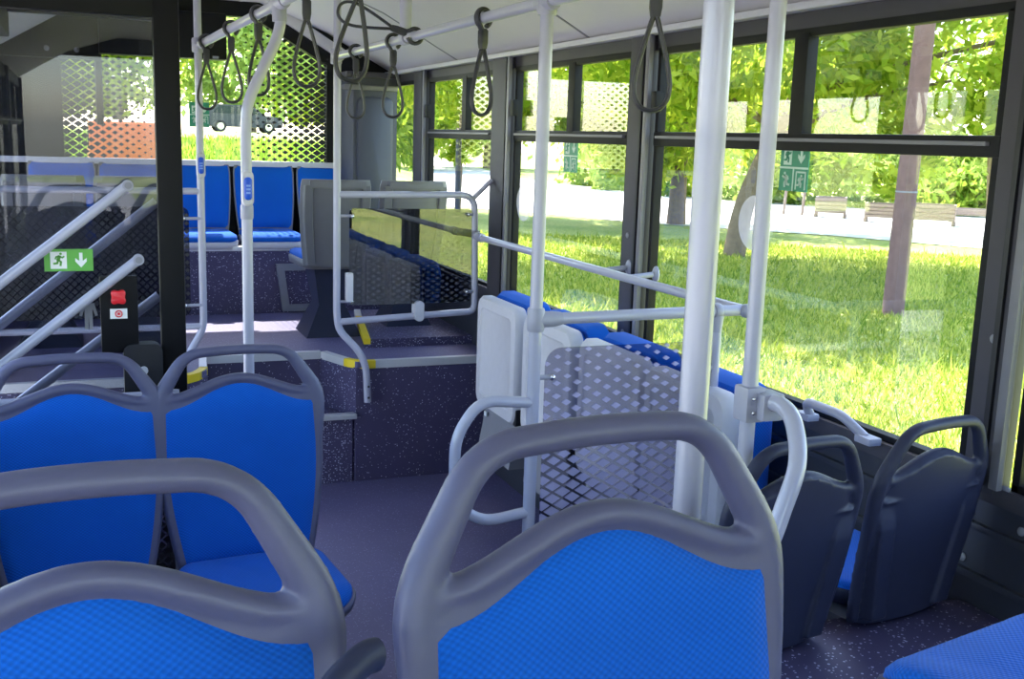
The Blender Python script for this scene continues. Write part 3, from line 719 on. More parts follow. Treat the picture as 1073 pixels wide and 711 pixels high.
gl = fillet([(0, 0, .985), (-.155, 0, 1.0), (-.222, 0, .905), (-.222, 0, .72), (-.14, 0, .655), (0, 0, .672)], .05, 6)
MB().tube(gl, .0155, 14).build('grab_loop', 'tube', bb)
# handrail along the windows
hr = empty('wall_handrail', (1.8, 0, 0)); tag(hr, 'straight pale handrail running along the right windows', 'handrail')
MB().tube([(0, 2.615, 1.222), (0, 4.92, 1.222)], .0155, 16).build('rail', 'tube', hr)
for y in (3.36, 3.565):
    mb = MB(); mb.tube([(0, y, 1.222), (.105, y, 1.232)], .010, 12, up=(0, 0, 1)); mb.ball((.118, y, 1.232), .022, 12, (.5, 1, 1.4)); mb.build('wall_mount', 'joint', hr)
mb = MB(); clamp(mb, (0, 4.86, 1.222), .022, 'y', .03); mb.build('clamp', 'joint', hr)
mb = MB(); mb.ball((0, 2.615, 1.222), .021, 12); mb.build('clamp', 'joint', hr)

# sill grab handle under the near window
sh_ = empty('sill_handle', (1.9, 2.3, .95)); tag(sh_, 'short grey grab handle on the sill of the near window', 'handle')
MB().tube(fillet([(-.01, .10, .005), (-.035, .095, .05), (-.035, -.06, .05), (-.01, -.13, .005)], .03, 6), .013, 12).build('grip', 'joint', sh_)
for y in (.115, -.14): MB().box(-.03, .01, y - .03, y + .03, -.008, .012, .005).build('foot', 'joint', sh_)

# right partition of the platform
pr = empty('partition', (1.145, 5.05, 0)); tag(pr, 'smoked glass partition in a pale tube frame on the platform edge', 'partition')
def rel(pts, o=(1.145, 5.05, 0)): return [(a - o[0], b - o[1], c - o[2]) for a, b, c in pts]
MB().tube(rel(fillet([(1.145, 5.05, 2.44), (1.145, 5.05, .84), (1.155, 5.05, .76), (1.275, 4.995, .63), (1.285, 4.99, .41)], .09, 8)), .0175, 16).build('post', 'tube', pr)
for z in (.49, .435): MB().ball(rel([(1.285, 4.972, z)])[0], .006, 8).build('bolt', 'black', pr)
MB().tube(rel(fillet([(1.145, 5.05, 1.41), (1.835, 5.05, 1.415), (1.85, 5.05, .83), (1.76, 5.05, .828), (1.15, 5.05, .80)], {1: .075, 2: .07, 3: .04}, 8)), .0165, 16).build('frame_tube', 'tube', pr)
MB().prism(roundrect(1.205, 1.825, .88, 1.345, .02), 'y', 5.047, 5.053).build('glass_panel', 'partglass', pr, False).location = (-1.145, -5.05, 0)
for x0, x1, z in ((1.16, 1.215, 1.31), (1.16, 1.215, .90), (1.84, 1.80, 1.32), (1.845, 1.80, .935)):
    MB().tube(rel([(x0, 5.045, z), (x1, 5.04, z)]), .007, 10, up=(0, 0, 1)).build('glass_clip', 'joint', pr); MB().ball(rel([(x1, 5.032, z)])[0], .010, 8).build('bolt', 'steel', pr)
MB().rings([rel([(x, y, z) for x, z in roundrect(1.53, 1.575, .795, .895, .02, 5)]) for y in (5.02, 5.085)]).build('latch_block', 'lightgrey', pr)
MB().box(*[.04, .075], -.03, .01, .90, 1.04, .01).build('clip_plate', 'lightgrey', pr)
MB().tube(rel([(1.83, 5.05, 1.40), (1.92, 5.04, 1.49)]), .012, 12).build('stay', 'tube', pr)
mb = MB(); clamp(mb, rel([(1.845, 5.05, 1.22)])[0], .022, 'z', .02); mb.tube(rel([(1.845, 5.05, 1.222), (1.81, 4.93, 1.222)]), .02, 12); mb.build('clamp', 'joint', pr)

# left partition
lp = empty('partition', (.52, 5.0, 0)); tag(lp, 'narrow dark printed panel on a slender pole at the left platform edge', 'partition')
def rl_(pts): return rel(pts, (.52, 5.0, 0))
MB().tube(rl_(fillet([(.52, 5.0, 2.44), (.52, 5.0, .80), (.46, 5.0, .70), (.42, 4.98, .62)], .05, 8)), .0165, 16).build('pole', 'tube', lp)
for z in (1.42, .81): MB().tube(rl_([(.52, 5.0, z), (-.38, 5.0, z)]), .0145, 14, up=(0, 0, 1)).build('frame_tube', 'tube', lp)
MB().prism(roundrect(-.34, .465, .86, 1.35, .03), 'y', 4.997, 5.003).build('printed_panel', 'leftglass', lp, False).location = (-.52, -5.0, 0)
for z in (1.30, .91):
    MB().tube(rl_([(.515, 4.99, z), (.44, 4.985, z)]), .007, 10, up=(0, 0, 1)).build('glass_clip', 'joint', lp); MB().ball(rl_([(.44, 4.98, z)])[0], .011, 8).build('bolt', 'steel', lp)
def button(parent, x, y, z, s=1.0):
    rg = roundrect(-.024 * s, .024 * s, -.07 * s, .07 * s, .022 * s, 6)
    MB().rings([[(x + a, y - .012, z + b) for a, b in rg], [(x + a, y - .024, z + b) for a, b in rg], [(x + a * .8, y - .03, z + b * .9) for a, b in rg]]).build('button_housing', 'lightgrey', parent)
    g2 = roundrect(-.015 * s, .015 * s, -.045 * s, .045 * s, .014 * s, 6)
    bt = MB().rings([[(x + a, y - .029, z + b) for a, b in g2], [(x + a, y - .037, z + b) for a, b in g2], [(x + a * .7, y - .04, z + b * .85) for a, b in g2]]).build('stop_button', 'bluebtn', parent)
    mk = MB()
    for k in range(3): mk.box(x - .008 * s, x + .008 * s, y - .043, y - .039, z - .02 * s + k * .014 * s, z - .013 * s + k * .014 * s)
    mk.build('button_marks', 'bluebtn2', bt)
button(lp, 0, 0, 1.535, .8)
mb = MB(); clamp(mb, (0, 0, 2.05), .026, 'z', .03); mb.build('clamp', 'joint', lp)

# curved pole in the aisle
cpz = empty('grab_pole', (.54, 3.75, 0)); tag(cpz, 'pale pole bent outward near its top beside the aisle', 'pole')
MB().tube(smoothpath([(0, 0, 0), (0, 0, .8), (0, 0, 1.45), (0, 0, 1.70), (.012, 0, 1.79), (.055, 0, 1.89), (.10, 0, 1.985), (.118, 0, 2.05), (.122, 0, 2.13)], 5), .0185, 16).build('tube', 'tube', cpz)
MB().tube([(0, 0, 0), (0, 0, .02), (0, 0, .03)], [.05, .045, .02], 20).build('base_flange', 'joint', cpz)
button(cpz, 0, 0, 1.50, .85)
mb = MB(); clamp(mb, (0, 0, 1.42), .022, 'z', .025); mb.build('clamp', 'joint', cpz)

# ceiling handrails
RX = 1.14; RZc = 2.04
rr1 = empty('ceiling_handrail', (RX, 3.5, RZc)); tag(rr1, 'pale ceiling handrail running above the right side of the aisle', 'handrail')
MB().tube([(0, 1.55, 0), (0, -5.5, 0)], .0165, 16).build('rail', 'tube', rr1)
for y in (1.55, -.87):
    mb = MB(); clamp(mb, (0, y, 0), .026, 'z', .034); clamp(mb, (0, y - .03 if y > 0 else y, 0), .025, 'y', .045); mb.build('joint', 'joint', rr1)
MB().tube([(0, .42, 0), (0, .42, .40)], [.021, .026], 16).build('ceiling_mount', 'tube', rr1)
mb = MB(); clamp(mb, (0, .42, .0), .024, 'y', .03); mb.build('joint', 'joint', rr1)
def lrail(y): t = (5.0 - y) / 1.25; return Vector((.525 + .13 * t, y, 2.05 + .062 * t))
rr2 = empty('ceiling_handrail', (0, 0, 0)); tag(rr2, 'pale ceiling handrail running above the left side of the aisle', 'handrail')
MB().tube([lrail(5.0), lrail(1.2)], .0175, 16).build('rail', 'tube', rr2)
mb = MB(); c_ = lrail(3.75)
d_ = (lrail(3.7) - lrail(3.8)).normalized(); mb.tube([c_ - d_ * .06, c_ - d_ * .05, c_ + d_ * .05, c_ + d_ * .06], [.02, .025, .025, .02], 16); mb.tube([c_, c_ - Vector((0, 0, .06))], .024, 14); mb.build('joint', 'joint', rr2)
a_ = lrail(2.6); MB().tube([a_, (a_.x, a_.y, 2.47)], .018, 14).build('ceiling_mount', 'tube', rr2)

# hanging straps
def strap_proto():
    root = empty('hanging_strap'); tag(root, '', 'strap', G6)
    hk = [(.026 * math.cos(t), 0, .026 * math.sin(t)) for t in [math.radians(-60 + 300 * i / 20) for i in range(21)]]
    hk = [(x, 0, z) for x, y, z in hk]
    mb = MB().tube(hk + [(0, 0, -.045)], .007, 10, r2=.011, up=(0, 1, 0)); mb.build('hook', 'strap', root)
    MB().rings([[(a * s, b * s2, z) for a, b in roundrect(-.013, .013, -.011, .011, .004, 3)] for z, s, s2 in ((-.03, .6, .8), (-.036, 1, 1), (-.07, 1, 1), (-.088, .8, .8))]).build('buckle', 'strap', root)
    half = [(0.003, -.085), (.012, -.115), (.026, -.165), (.037, -.215), (.036, -.25), (.022, -.273), (0, -.280)]
    full = half + [(-x, z) for x, z in half[::-1][1:]]
    path = smoothpath([(x, 0, z) for x, z in full], 5)
    MB().tube(path, .0055, 8, r2=.0085, up=(0, 1, 0)).build('strap_loop', 'strap', root)
    return root
G6 = 'black strap loops hanging from the ceiling handrails'
s0 = strap_proto(); used = [False]
def strap(loc, rz, label, ry=0, rx=0, sc=1):
    if not used[0]: o = s0; used[0] = True
    else: o = dup(s0, loc)
    o.location = loc; o.rotation_euler = (rx, ry, rz); o['label'] = label; o['group'] = G6; o.scale = (sc, sc, sc)
strap((RX, 4.67, RZc), -.2, 'hanging black strap loop beside the partition post, first of the right rail')
strap((RX, 4.08, RZc), -.15, 'hanging black strap loop on the right rail, in front of the rear corner window')
strap((RX, 3.80, RZc), -.15, 'black strap loop swung sideways over the right ceiling rail mount', 1.85)
strap((RX, 3.10, RZc), .35, 'hanging black strap loop left of the barrier pole')
strap((RX, 2.06, RZc), -.35, 'large hanging black strap loop against the window pillar', 0, 0, 1.0)
for px_y, rz, lb in ((4.86, -.1, 'hanging black strap loop nearest the slender left pole'), (4.42, -.15, 'second hanging black strap loop from the slender left pole'), (4.02, .25, 'hanging black strap loop behind the bent pole')):
    strap(tuple(lrail(px_y)), rz, lb)
strap(tuple(lrail(3.45)), -.1, 'hanging black strap loop in front of the rear window lattice', 0, 0, 1.05)
strap(tuple(lrail(2.95)), .1, 'hanging black strap loop crossing the partition post', .12, 0, 1.15)

# destination display over the rear window
dd = empty('display_box', (.525, 6.88, 2.235)); tag(dd, 'black display box hanging over the rear window', 'display')
MB().box(-.365, .355, -.04, .07, -.13, .14, .012).build('housing', 'blackgloss', dd)
MB().box(.27, .305, -.046, -.036, -.125, -.11).build('label_plate', 'midgrey', dd)

# ------------------------------------------------------------------ open door leaf at left with tinted glass
DY = 3.68
dl = empty('door_1', (-.40, DY, 0)); struct(dl, 'open inward swinging door leaf with tinted glass and black edge', 'door')
dm = MB()
dm.box(.645, .725, -.02, .025, .08, 2.16, .012); dm.box(-.02, .04, -.02, .025, .08, 2.16, .01); dm.box(0, .70, -.018, .023, 2.03, 2.16, .01); dm.box(0, .70, -.018, .023, .08, .28, .01)
dm.build('door_frame', 'blackgloss', dl)
MB().box(.03, .66, 0, .006, .26, 2.05).build('pane', 'tintglass', dl, False)
def bar(x0, z0, x1, z1, y, capped):
    b_ = MB().tube([(x0, y, z0), (x1, y, z1)], .0165, 14).build('handrail', 'tube', dl)
    if capped:
        MB().cyl((x1, y + .014, z1), (x1, y - .018, z1), .017, 14).build('end_cap', 'joint', b_); MB().cyl((x1, y - .018, z1), (x1, y - .022, z1), .011, 12).build('bolt', 'midgrey', b_)
bar(.03, 1.09, .555, 1.51, -.05, True); bar(.03, .84, .58, 1.275, -.05, True)
bar(.03, .955, .645, 1.455, .032, False); bar(.13, .75, .645, 1.145, .032, False)
# lock box at the leaf's lower edge
lb = MB().rings([[(x, y, z) for x, z in roundrect(.525, .645, .70, 1.0, r_, 6)] for y, r_ in ((0, .03), (-.05, .03), (-.062, .025))]).build('lock_box', 'black', dl)
MB().cyl((.585, -.062, .915), (.585, -.075, .915), .013, 14).build('lock_knob', 'lightgrey', lb); MB().box(.57, .605, -.066, -.058, .73, .84, .004).build('lock_slot', 'blackgloss', lb)

def man(mb, x, z, s, y0, y1, flip=1):
    """running figure built from limbs, centred at x,z"""
    def limb(pts, wd):
        for a, b in zip(pts[:-1], pts[1:]):
            a = Vector((x + a[0] * s * flip, z + a[1] * s)); b = Vector((x + b[0] * s * flip, z + b[1] * s)); d = (b - a).normalized() * wd * s; n = Vector((-d.y, d.x))
            a = a - d * .4; b = b + d * .4
            mb.prism([tuple(a - n), tuple(b - n), tuple(b + n), tuple(a + n)], 'y', y0, y1)
    limb([(.02, .22), (-.06, -.02)], .10); limb([(.02, .20), (.18, .12), (.28, .2)], .045); limb([(.0, .20), (-.16, .18), (-.22, .04)], .045)
    limb([(-.05, -.02), (.1, -.14), (.06, -.36)], .06); limb([(-.07, -.02), (-.12, -.22), (-.32, -.24)], .06)
    c = [(x + (.09 + .075 * math.cos(t)) * s * flip, z + (.36 + .075 * math.sin(t)) * s) for t in [2 * PI * i / 12 for i in range(12)]]
    mb.prism(c, 'y', y0, y1)
def arrow(mb, x, z, s, y0, y1):
    mb.prism([(x - .09 * s, z + .42 * s), (x - .09 * s, z - .05 * s), (x - .30 * s, z + .12 * s), (x - .30 * s, z - .08 * s), (x, z - .42 * s), (x + .30 * s, z - .08 * s), (x + .30 * s, z + .12 * s), (x + .09 * s, z - .05 * s), (x + .09 * s, z + .42 * s)], 'y', y0, y1)
# door sign
sg = empty('exit_sign', (-.027, DY - .004, 1.27)); tag(sg, 'bright green exit sticker with running man and arrow on the door glass', 'sign')
MB().box(-.072, .072, -.001, .002, -.035, .035).build('plate', 'greenlime', sg)
MB().box(-.054, -.006, -.002, -.0005, -.027, .027).build('door_symbol', 'white', sg)
mb = MB(); man(mb, -.028, .002, .052, -.0032, -.0015); mb.build('running_man', 'greenlime', sg)
mb = MB(); arrow(mb, .036, 0, .056, -.003, -.0005); mb.build('arrow', 'white', sg)
# stop button panel on the leaf
sb = empty('stop_panel', (.115, DY - .04, 1.10)); tag(sb, 'black panel with a red stop button on the open door leaf', 'button panel')
MB().box(-.055, .06, 0, .03, -.13, .12, .008).build('panel', 'blackgloss', sb)
clv = MB()
cl_ = [(.024 * (1 + .16 * math.cos(4 * t + PI)) * math.cos(t), .055 + .024 * (1 + .16 * math.cos(4 * t + PI)) * math.sin(t)) for t in [2 * PI * k_ / 40 for k_ in range(40)]]
clv.rings([[(x, 0, z) for x, z in cl_], [(x, -.016, z) for x, z in cl_], [(x * .8, -.02, .055 + (z - .055) * .8) for x, z in cl_]])
clv.build('red_button', 'red', sb)
MB().box(-.026, .026, -.004, .002, -.016, .016).build('label_plate', 'white', sb)
ring = MB().tube([(.010 * math.cos(t), -.006, .010 * math.sin(t)) for t in [2 * PI * i / 16 for i in range(16)]], .002, 6, closed=True); ring.box(-.004, .004, -.007, -.004, -.004, .004); ring.build('label_mark', 'red', sb)
pg = MB()
pg.prism([(-.09 + a, .0 + b) for a, b in ((-.018, .03), (.018, .03), (.028, -.01), (.02, -.012), (.012, .012), (.012, -.055), (.002, -.055), (0, -.012), (-.002, -.055), (-.012, -.055), (-.012, .012), (-.02, -.012), (-.028, -.01))], 'y', .036, .039)
pg.prism([(-.09 + .009 * math.cos(2 * PI * i / 12), .042 + .009 * math.sin(2 * PI * i / 12)) for i in range(12)], 'y', .036, .039)
pgo = pg.build('standing_figure', 'midgrey', sb)

# second leaf folded at the far side of the doorway
d2 = empty('door_2', (-.40, 4.80, 0)); struct(d2, 'second open door leaf at the far side of the doorway', 'door')
mb = MB(); mb.box(.77, .805, -.02, .025, .05, 2.2, .008); mb.box(0, .8, -.018, .023, 2.12, 2.2, .008); mb.box(0, .8, -.018, .023, .08, .2, .008); mb.build('door_frame', 'frame', d2)
MB().box(.0, .78, 0, .006, .15, 2.15).build('pane', 'glass', d2, False)

# printed panel behind the left seat pair
lpn = empty('low_screen', (.02, 3.42, 0)); tag(lpn, 'low dark printed screen behind the left seat pair', 'screen')
MB().box(-.38, .235, -.003, .003, .20, .86).build('printed_panel', 'leftglass', lpn, False); MB().tube([(-.40, 0, .875), (.245, 0, .875), ], .015, 12, up=(0, 0, 1)).build('top_tube', 'tube', lpn)
MB().tube([(.245, 0, .89), (.245, 0, 0)], .013, 12).build('post', 'tube', lpn)

# evacuation stickers on the windows (two panels: arrow above, figures below)
def wsign(label, y, z, axis_x=True, w_=.135, h_=.135):
    root = empty('evacuation_sign', (1.954, y, z) if axis_x else (.73, 7.024, z)); root.rotation_euler = (0, 0, -PI / 2 if axis_x else 0); tag(root, label, 'sign', G7)
    MB().box(-w_ / 2, w_ / 2, -.001, .002, -h_ / 2, h_ / 2).build('plate', 'green', root)
    MB().box(-w_ / 2, w_ / 2, -.002, 0, -.003, .003).build('divider', 'whitegreen', root); MB().box(-.003, .003, -.002, 0, -h_ / 2, 0).build('divider', 'whitegreen', root)
    q = w_ / .135
    MB().box(-.05 * q, -.012 * q, -.002, -.0005, .008 * q, .06 * q).build('door_symbol', 'whitegreen', root)
    mb = MB(); man(mb, -.03 * q, .034 * q, .05 * q, -.0032, -.0015); mb.build('running_man', 'green', root)
    mb = MB(); arrow(mb, .034 * q, .034 * q, .05 * q, -.003, -.0005); mb.build('arrow', 'whitegreen', root)
    mb = MB(); man(mb, -.034 * q, -.036 * q, .055 * q, -.003, -.0005, -1); mb.build('running_man', 'whitegreen', root)
    fr_ = MB()
    for a in ((.012, .06, -.014, -.009), (.012, .017, -.062, -.009), (.055, .06, -.062, -.009)): fr_.box(a[0] * q, a[1] * q, -.002, -.0005, a[2] * q, a[3] * q)
    fr_.build('door_symbol', 'whitegreen', root)
    mb = MB(); man(mb, .036 * q, -.038 * q, .045 * q, -.003, -.0005); mb.build('running_man', 'whitegreen', root)
    return root
G7 = 'green evacuation stickers on the windows'
wsign('green evacuation sticker high on the near side window', 2.65, 1.635)
wsign('green evacuation sticker on the side window beyond the barrier pole', 4.20, 1.63)
wsign('green evacuation sticker on the rear window by the slender pole', 0, 1.78, False, .12, .15)
for y, z, lb in ((2.83, 1.46, 'round pale sticker on the near window behind the right pole'), (4.70, 1.40, 'round pale sticker on the window behind the barrier pole')):
    o = MB().cyl((1.9525, y, z), (1.955, y, z), .085, 32).build('round_sticker', 'disc'); tag(o, lb, 'sticker', 'round pale window stickers')

# front end of the bus behind the camera (open windscreen)
fe = MB(); fe.box(XL, XR, YF - .06, YF, -.12, .8); fe.box(XL, XR, YF - .06, YF, 2.3, 2.6)
struct(fe.build('wall_front', 'wallpanel'), 'front bulkhead under the windscreen', 'wall')

# ------------------------------------------------------------------ outdoors
GZ = -.35
def sstep(a, b, x): t = min(1, max(0, (x - a) / (b - a))); return t * t * (3 - 2 * t)
def gh(x, y): return GZ + 1.95 * sstep(12, 58, y) * (1 - sstep(.20, .30, x / max(y, 1)))
gm = MB(); xs = [-80 + 2.5 * i for i in range(81)]; ys = [-40 + 2.5 * i for i in range(81)]
gm.grid(lambda u, v: (-80 + 200 * u, -40 + 200 * v, gh(-80 + 200 * u, -40 + 200 * v)), 80, 80)
gro = gm.build('ground_lawn', 'lawn'); struct(gro, 'sunlit grass around the bus', 'lawn')
near = [(9.66, 31.4), (11.87, 28.8), (13.37, 25.45), (15.12, 23.13), (16.89, 21.27), (18.56, 17.87), (22, 10)]
far = [(36.7, 116), (22.2, 54), (21.96, 41.95), (23.2, 35.6), (25.8, 32.65), (29.6, 28.66), (38, 16)]
cm_ = MB(); k = len(near)
cm_.add([(x, y, GZ + .015) for x, y in near] + [(x, y, GZ + .015) for x, y in far], [(i, i + 1, k + i + 1, k + i) for i in range(k - 1)], False)
struct(cm_.build('ground_concrete', 'concrete'), 'pale concrete yard beyond the lawn', 'yard')
pa = MB().add([(-30, -35, GZ + .012), (1.6, -35, GZ + .012), (1.6, 11, GZ + .012), (-30, 11, GZ + .012)], [(0, 1, 2, 3)], False)
struct(pa.build('ground_asphalt', 'asphalt'), 'pale asphalt under and beside the bus', 'road')

def npmesh(name, V, F, m, parent=None):
    me = bpy.data.meshes.new(name); me.from_pydata(V.tolist(), [], F.tolist()); me.materials.append(M[m])
    o = bpy.data.objects.new(name, me); COL.objects.link(o)
    if parent is not None: o.parent = parent
    return o
def leaves(name, centers, size, m, parent, seed, droop=.3):
    r = np.random.RandomState(seed); n = len(centers)
    a = r.normal(size=(n, 3)); a[:, 2] -= droop; a /= np.linalg.norm(a, axis=1, keepdims=True)
    b = np.cross(a, r.normal(size=(n, 3))); b /= np.linalg.norm(b, axis=1, keepdims=True)
    s = size * r.uniform(.6, 1.3, (n, 1))
    q = np.stack([centers - a * s, centers - a * s * .1 + b * s * .42, centers + a * s, centers - a * s * .1 - b * s * .42], 1)
    V = q.reshape(-1, 3); F = np.arange(4 * n).reshape(n, 4)
    return npmesh(name, V, F, m, parent)
def blobs(seed, blob_list, n):
    r = np.random.RandomState(seed); w_ = np.array([b[3] * b[4] * b[5] for b in blob_list]) ** .67; w_ /= w_.sum(); out = []
    for b, wi in zip(blob_list, w_):
        k = int(n * wi); d = r.normal(size=(k, 3)); d /= np.linalg.norm(d, axis=1, keepdims=True); rad = r.uniform(.35, 1, (k, 1)) ** .5
        cl = r.normal(size=(max(6, k // 30), 3)); cl /= np.linalg.norm(cl, axis=1, keepdims=True); cl *= r.uniform(.45, 1.0, (len(cl), 1)) ** .5
        pick = cl[r.randint(len(cl), size=k)] + r.normal(size=(k, 3)) * .13
        use = r.uniform(size=(k, 1)) < .72
        p = np.where(use, pick, d * rad)
        out.append(p * np.array(b[3:6]) + np.array(b[0:3]))
    return np.concatenate(out)
def tree(label, base, trunk, blob_list, n, size, m, seed, tr=.25, group='broadleaf trees beyond the lawn', branches=()):
    root = empty('broadleaf_tree', base); tag(root, label, 'tree', group)
    B = Vector(base); pts = smoothpath([Vector(p) for p in trunk], 5)
    k = len(pts); MB().tube(pts, [tr * (1 - .65 * i / (k - 1)) for i in range(k)], 12).build('trunk', 'bark', root)
    for br in branches:
        pb = smoothpath([Vector(p) for p in br], 4); kk = len(pb)
        MB().tube(pb, [tr * .3 * (1 - .8 * i / (kk - 1)) + .01 for i in range(kk)], 8).build('branch', 'bark', root)
    leaves('crown', blobs(seed, blob_list, n), size, m, root, seed)
    return root
# the two trunks on the lawn
lean = tree('leafy tree with a leaning trunk close to the yard, seen between the poles', (11.57, 17.37, GZ),
     [(0, 0, -.1), (.15, -.05, 1.0), (.55, -.2, 2.2), (.9, -.4, 3.2), (1.0, -.5, 5.0)],
     [(.3, -.6, 4.1, 3.4, 2.6, 1.5), (2.6, -2.2, 3.9, 2.3, 2.0, 1.5), (-1.6, 1.2, 3.6, 2.0, 2.0, 1.2), (3.4, -3.6, 3.0, 1.4, 1.2, .8), (2.4, -1.4, 1.9, .7, .6, .7), (4.6, -4.6, 4.6, 2.0, 1.8, 1.3)], 15000, .125, 'leaf', 11, .22,
     branches=[[(.5, -.2, 2.1), (1.6, -1.0, 2.9), (2.8, -2.2, 3.3)], [(.6, -.2, 2.4), (-.6, .5, 3.2), (-1.5, 1.2, 3.6)], [(.9, -.4, 3.0), (2.4, -2.2, 3.7), (3.8, -4.0, 4.2)]])
leaves('upper_crown', blobs(31, [(-1.4, -2.2, 7.6, 4.0, 3.0, 1.0), (1.4, -4.8, 7.6, 3.4, 2.4, 1.0), (-3.4, 1.4, 7.4, 3.2, 2.6, 1.0), (.4, .4, 7.8, 3, 2, 1)], 22000), .21, 'leaf', lean, 32)
tree('leafy tree with a straight trunk left of the leaning one', (14.53, 24.56, GZ), [(0, 0, -.1), (.02, 0, 1.2), (.1, .05, 2.6), (.2, 0, 5)],
     [(0, 0, 3.2, 3.0, 2.4, 2.0), (-2.2, 1.5, 3.8, 2.4, 2.2, 1.7), (2.0, -1.8, 3.2, 2.0, 1.6, 1.5), (-1.2, .5, 2.0, 1.2, 1.0, .8)], 10000, .15, 'leaf', 12, .26)
tree('tall leafy tree behind the barrier pole window', (11.2, 24.2, GZ), [(0, 0, -.1), (.1, 0, 2.5), (.2, 0, 6)],
     [(0, 0, 4.6, 2.6, 2.4, 1.6), (-1.4, 1.6, 3.9, 1.8, 1.8, 1.3), (-.6, .6, 2.7, 1.5, 1.1, .7), (1.5, -1.2, 3.6, 1.7, 1.6, 1.3), (1.9, -.8, 2.2, .8, .7, .9)], 11000, .15, 'leaf', 13, .0001, branches=())
tree('leafy tree seen through the third side window', (9.9, 28.6, GZ), [(0, 0, -.1), (.05, 0, 2.0), (0, 0, 6)],
     [(-.2, 0, 4.4, 2.2, 2.2, 1.5), (-1.3, 1.2, 4.6, 1.8, 1.6, 1.8), (.9, -.5, 3.7, 1.5, 1.4, 1.2), (-.3, 0, 1.9, .8, .6, .5)], 9000, .15, 'leaf', 14, .09)
tree('leafy tree by the yard at the right with dark bare branches', (21.4, 20.6, GZ), [(0, 0, -.1), (-.2, .1, 2), (-.4, .2, 4), (-.2, .2, 6.5)],
     [(-.4, .3, 5.4, 3.0, 2.8, 1.6), (1.6, -1.8, 3.2, 2.2, 2.0, 2.0), (-2.4, 2.0, 3.6, 2.0, 2.0, 1.3), (.5, -.6, 7.2, 3.4, 3.0, 1.5), (-1.4, 1.0, 2.0, 1.6, 1.4, 1.0), (2.2, -2.6, 1.4, 1.4, 1.2, 1.4)], 7000, .15, 'leaf3', 15, .2,
     branches=[[(-.3, .2, 3.2), (1.0, -1.0, 3.9), (2.6, -2.6, 3.6)], [(-.4, .2, 3.8), (-1.8, 1.8, 4.6), (-3.0, 2.6, 4.5)], [(-.3, .2, 2.8), (.8, -1.4, 3.0), (1.6, -2.6, 2.6)]])
tree('slender tree standing outside the narrow rearmost window', (10.6, 38.5, GZ), [(0, 0, -.1), (0, 0, 2), (.1, 0, 5)],
     [(0, 0, 2.6, 1.5, 1.2, 1.9), (-.1, 0, 4.4, 1.2, 1.1, 1.5)], 3000, .2, 'leaf2', 16, .14)
# hedge of bushes beyond the yard
bl = [(23.4, 47, 2.0), (22.4, 42.6, 2.6), (22.9, 38.6, 2.2), (24.2, 36.0, 3.2), (25.6, 33.8, 2.4), (27.2, 32.0, 3.0), (29.0, 30.2, 2.6), (30.6, 28.4, 3.4), (27.9, 28.8, 1.5), (32.5, 26.4, 3.0)]
nm_ = ['leftmost', 'second', 'third', 'fourth', 'fifth', 'sixth', 'seventh', 'eighth', 'ninth', 'rightmost']
for i, (x, y, h) in enumerate(bl):
    o = leaves('bush', blobs(40 + i, [(0, 0, h * .45, 2.0, 1.8, h * .6), (.5, -.3, h * .75, 1.3, 1.2, h * .4)], 2200), .2, 'leaf3' if i % 2 else 'leaf2', None, 60 + i)
    o.location = (x, y, GZ); tag(o, 'rounded green bush beyond the yard, %s of the row from the left' % nm_[i], 'bush', 'bushes beyond the yard')
bt_ = [(40, 75), (36, 62), (40, 54), (20, 66), (27, 72), (12, 80), (3, 78), (-6, 80), (-16, 74), (20, 92)]
for i, (x, y) in enumerate(bt_):
    g_ = gh(x, y)
    root = empty('background_tree', (x, y, g_)); tag(root, 'distant green tree closing the view', 'tree', 'distant trees closing the view')
    MB().tube([(0, 0, -.2), (0, 0, 4)], [.3, .15], 8).build('trunk', 'bark', root)
    leaves('crown', blobs(80 + i, [(0, 0, 4.5, 4.6, 4.2, 3.6), (1.5, 0, 7.5, 3.6, 3.4, 3.0), (-2, .5, 3, 3.2, 3.0, 2.4)], 3600), .42, 'leaf3' if i % 3 else 'leaf', root, 90 + i)

# wooden utility pole on the lawn
up = empty('utility_pole', (9.59, 10.73, GZ)); tag(up, 'brown wooden utility pole standing on the lawn', 'pole')
MB().tube([(0, 0, -.1), (.02, -.06, 3.5), (.04, -.12, 8)], [.135, .12, .10], 16).build('shaft', 'polewood', up)
MB().tube([(.01, -.03, 1.55), (.01, -.03, 1.57)], .133, 16).build('band', 'midgrey', up)
lpo = empty('lamp_post', (31.0, 32.0, GZ)); tag(lpo, 'slim pale post beyond the yard', 'post')
MB().tube([(0, 0, -.1), (0, 0, 3.4)], [.09, .06], 10).build('shaft', 'lightgrey', lpo); MB().ball((0, 0, 3.4), .09, 8).build('cap', 'lightgrey', lpo)
fence_post = empty('fence_post', (9.4, 27.2, GZ)); tag(fence_post, 'grey post at the yard edge outside the third window', 'post')
MB().tube([(0, 0, -.1), (0, 0, 2.3)], .075, 10).build('shaft', 'pillar', fence_post)
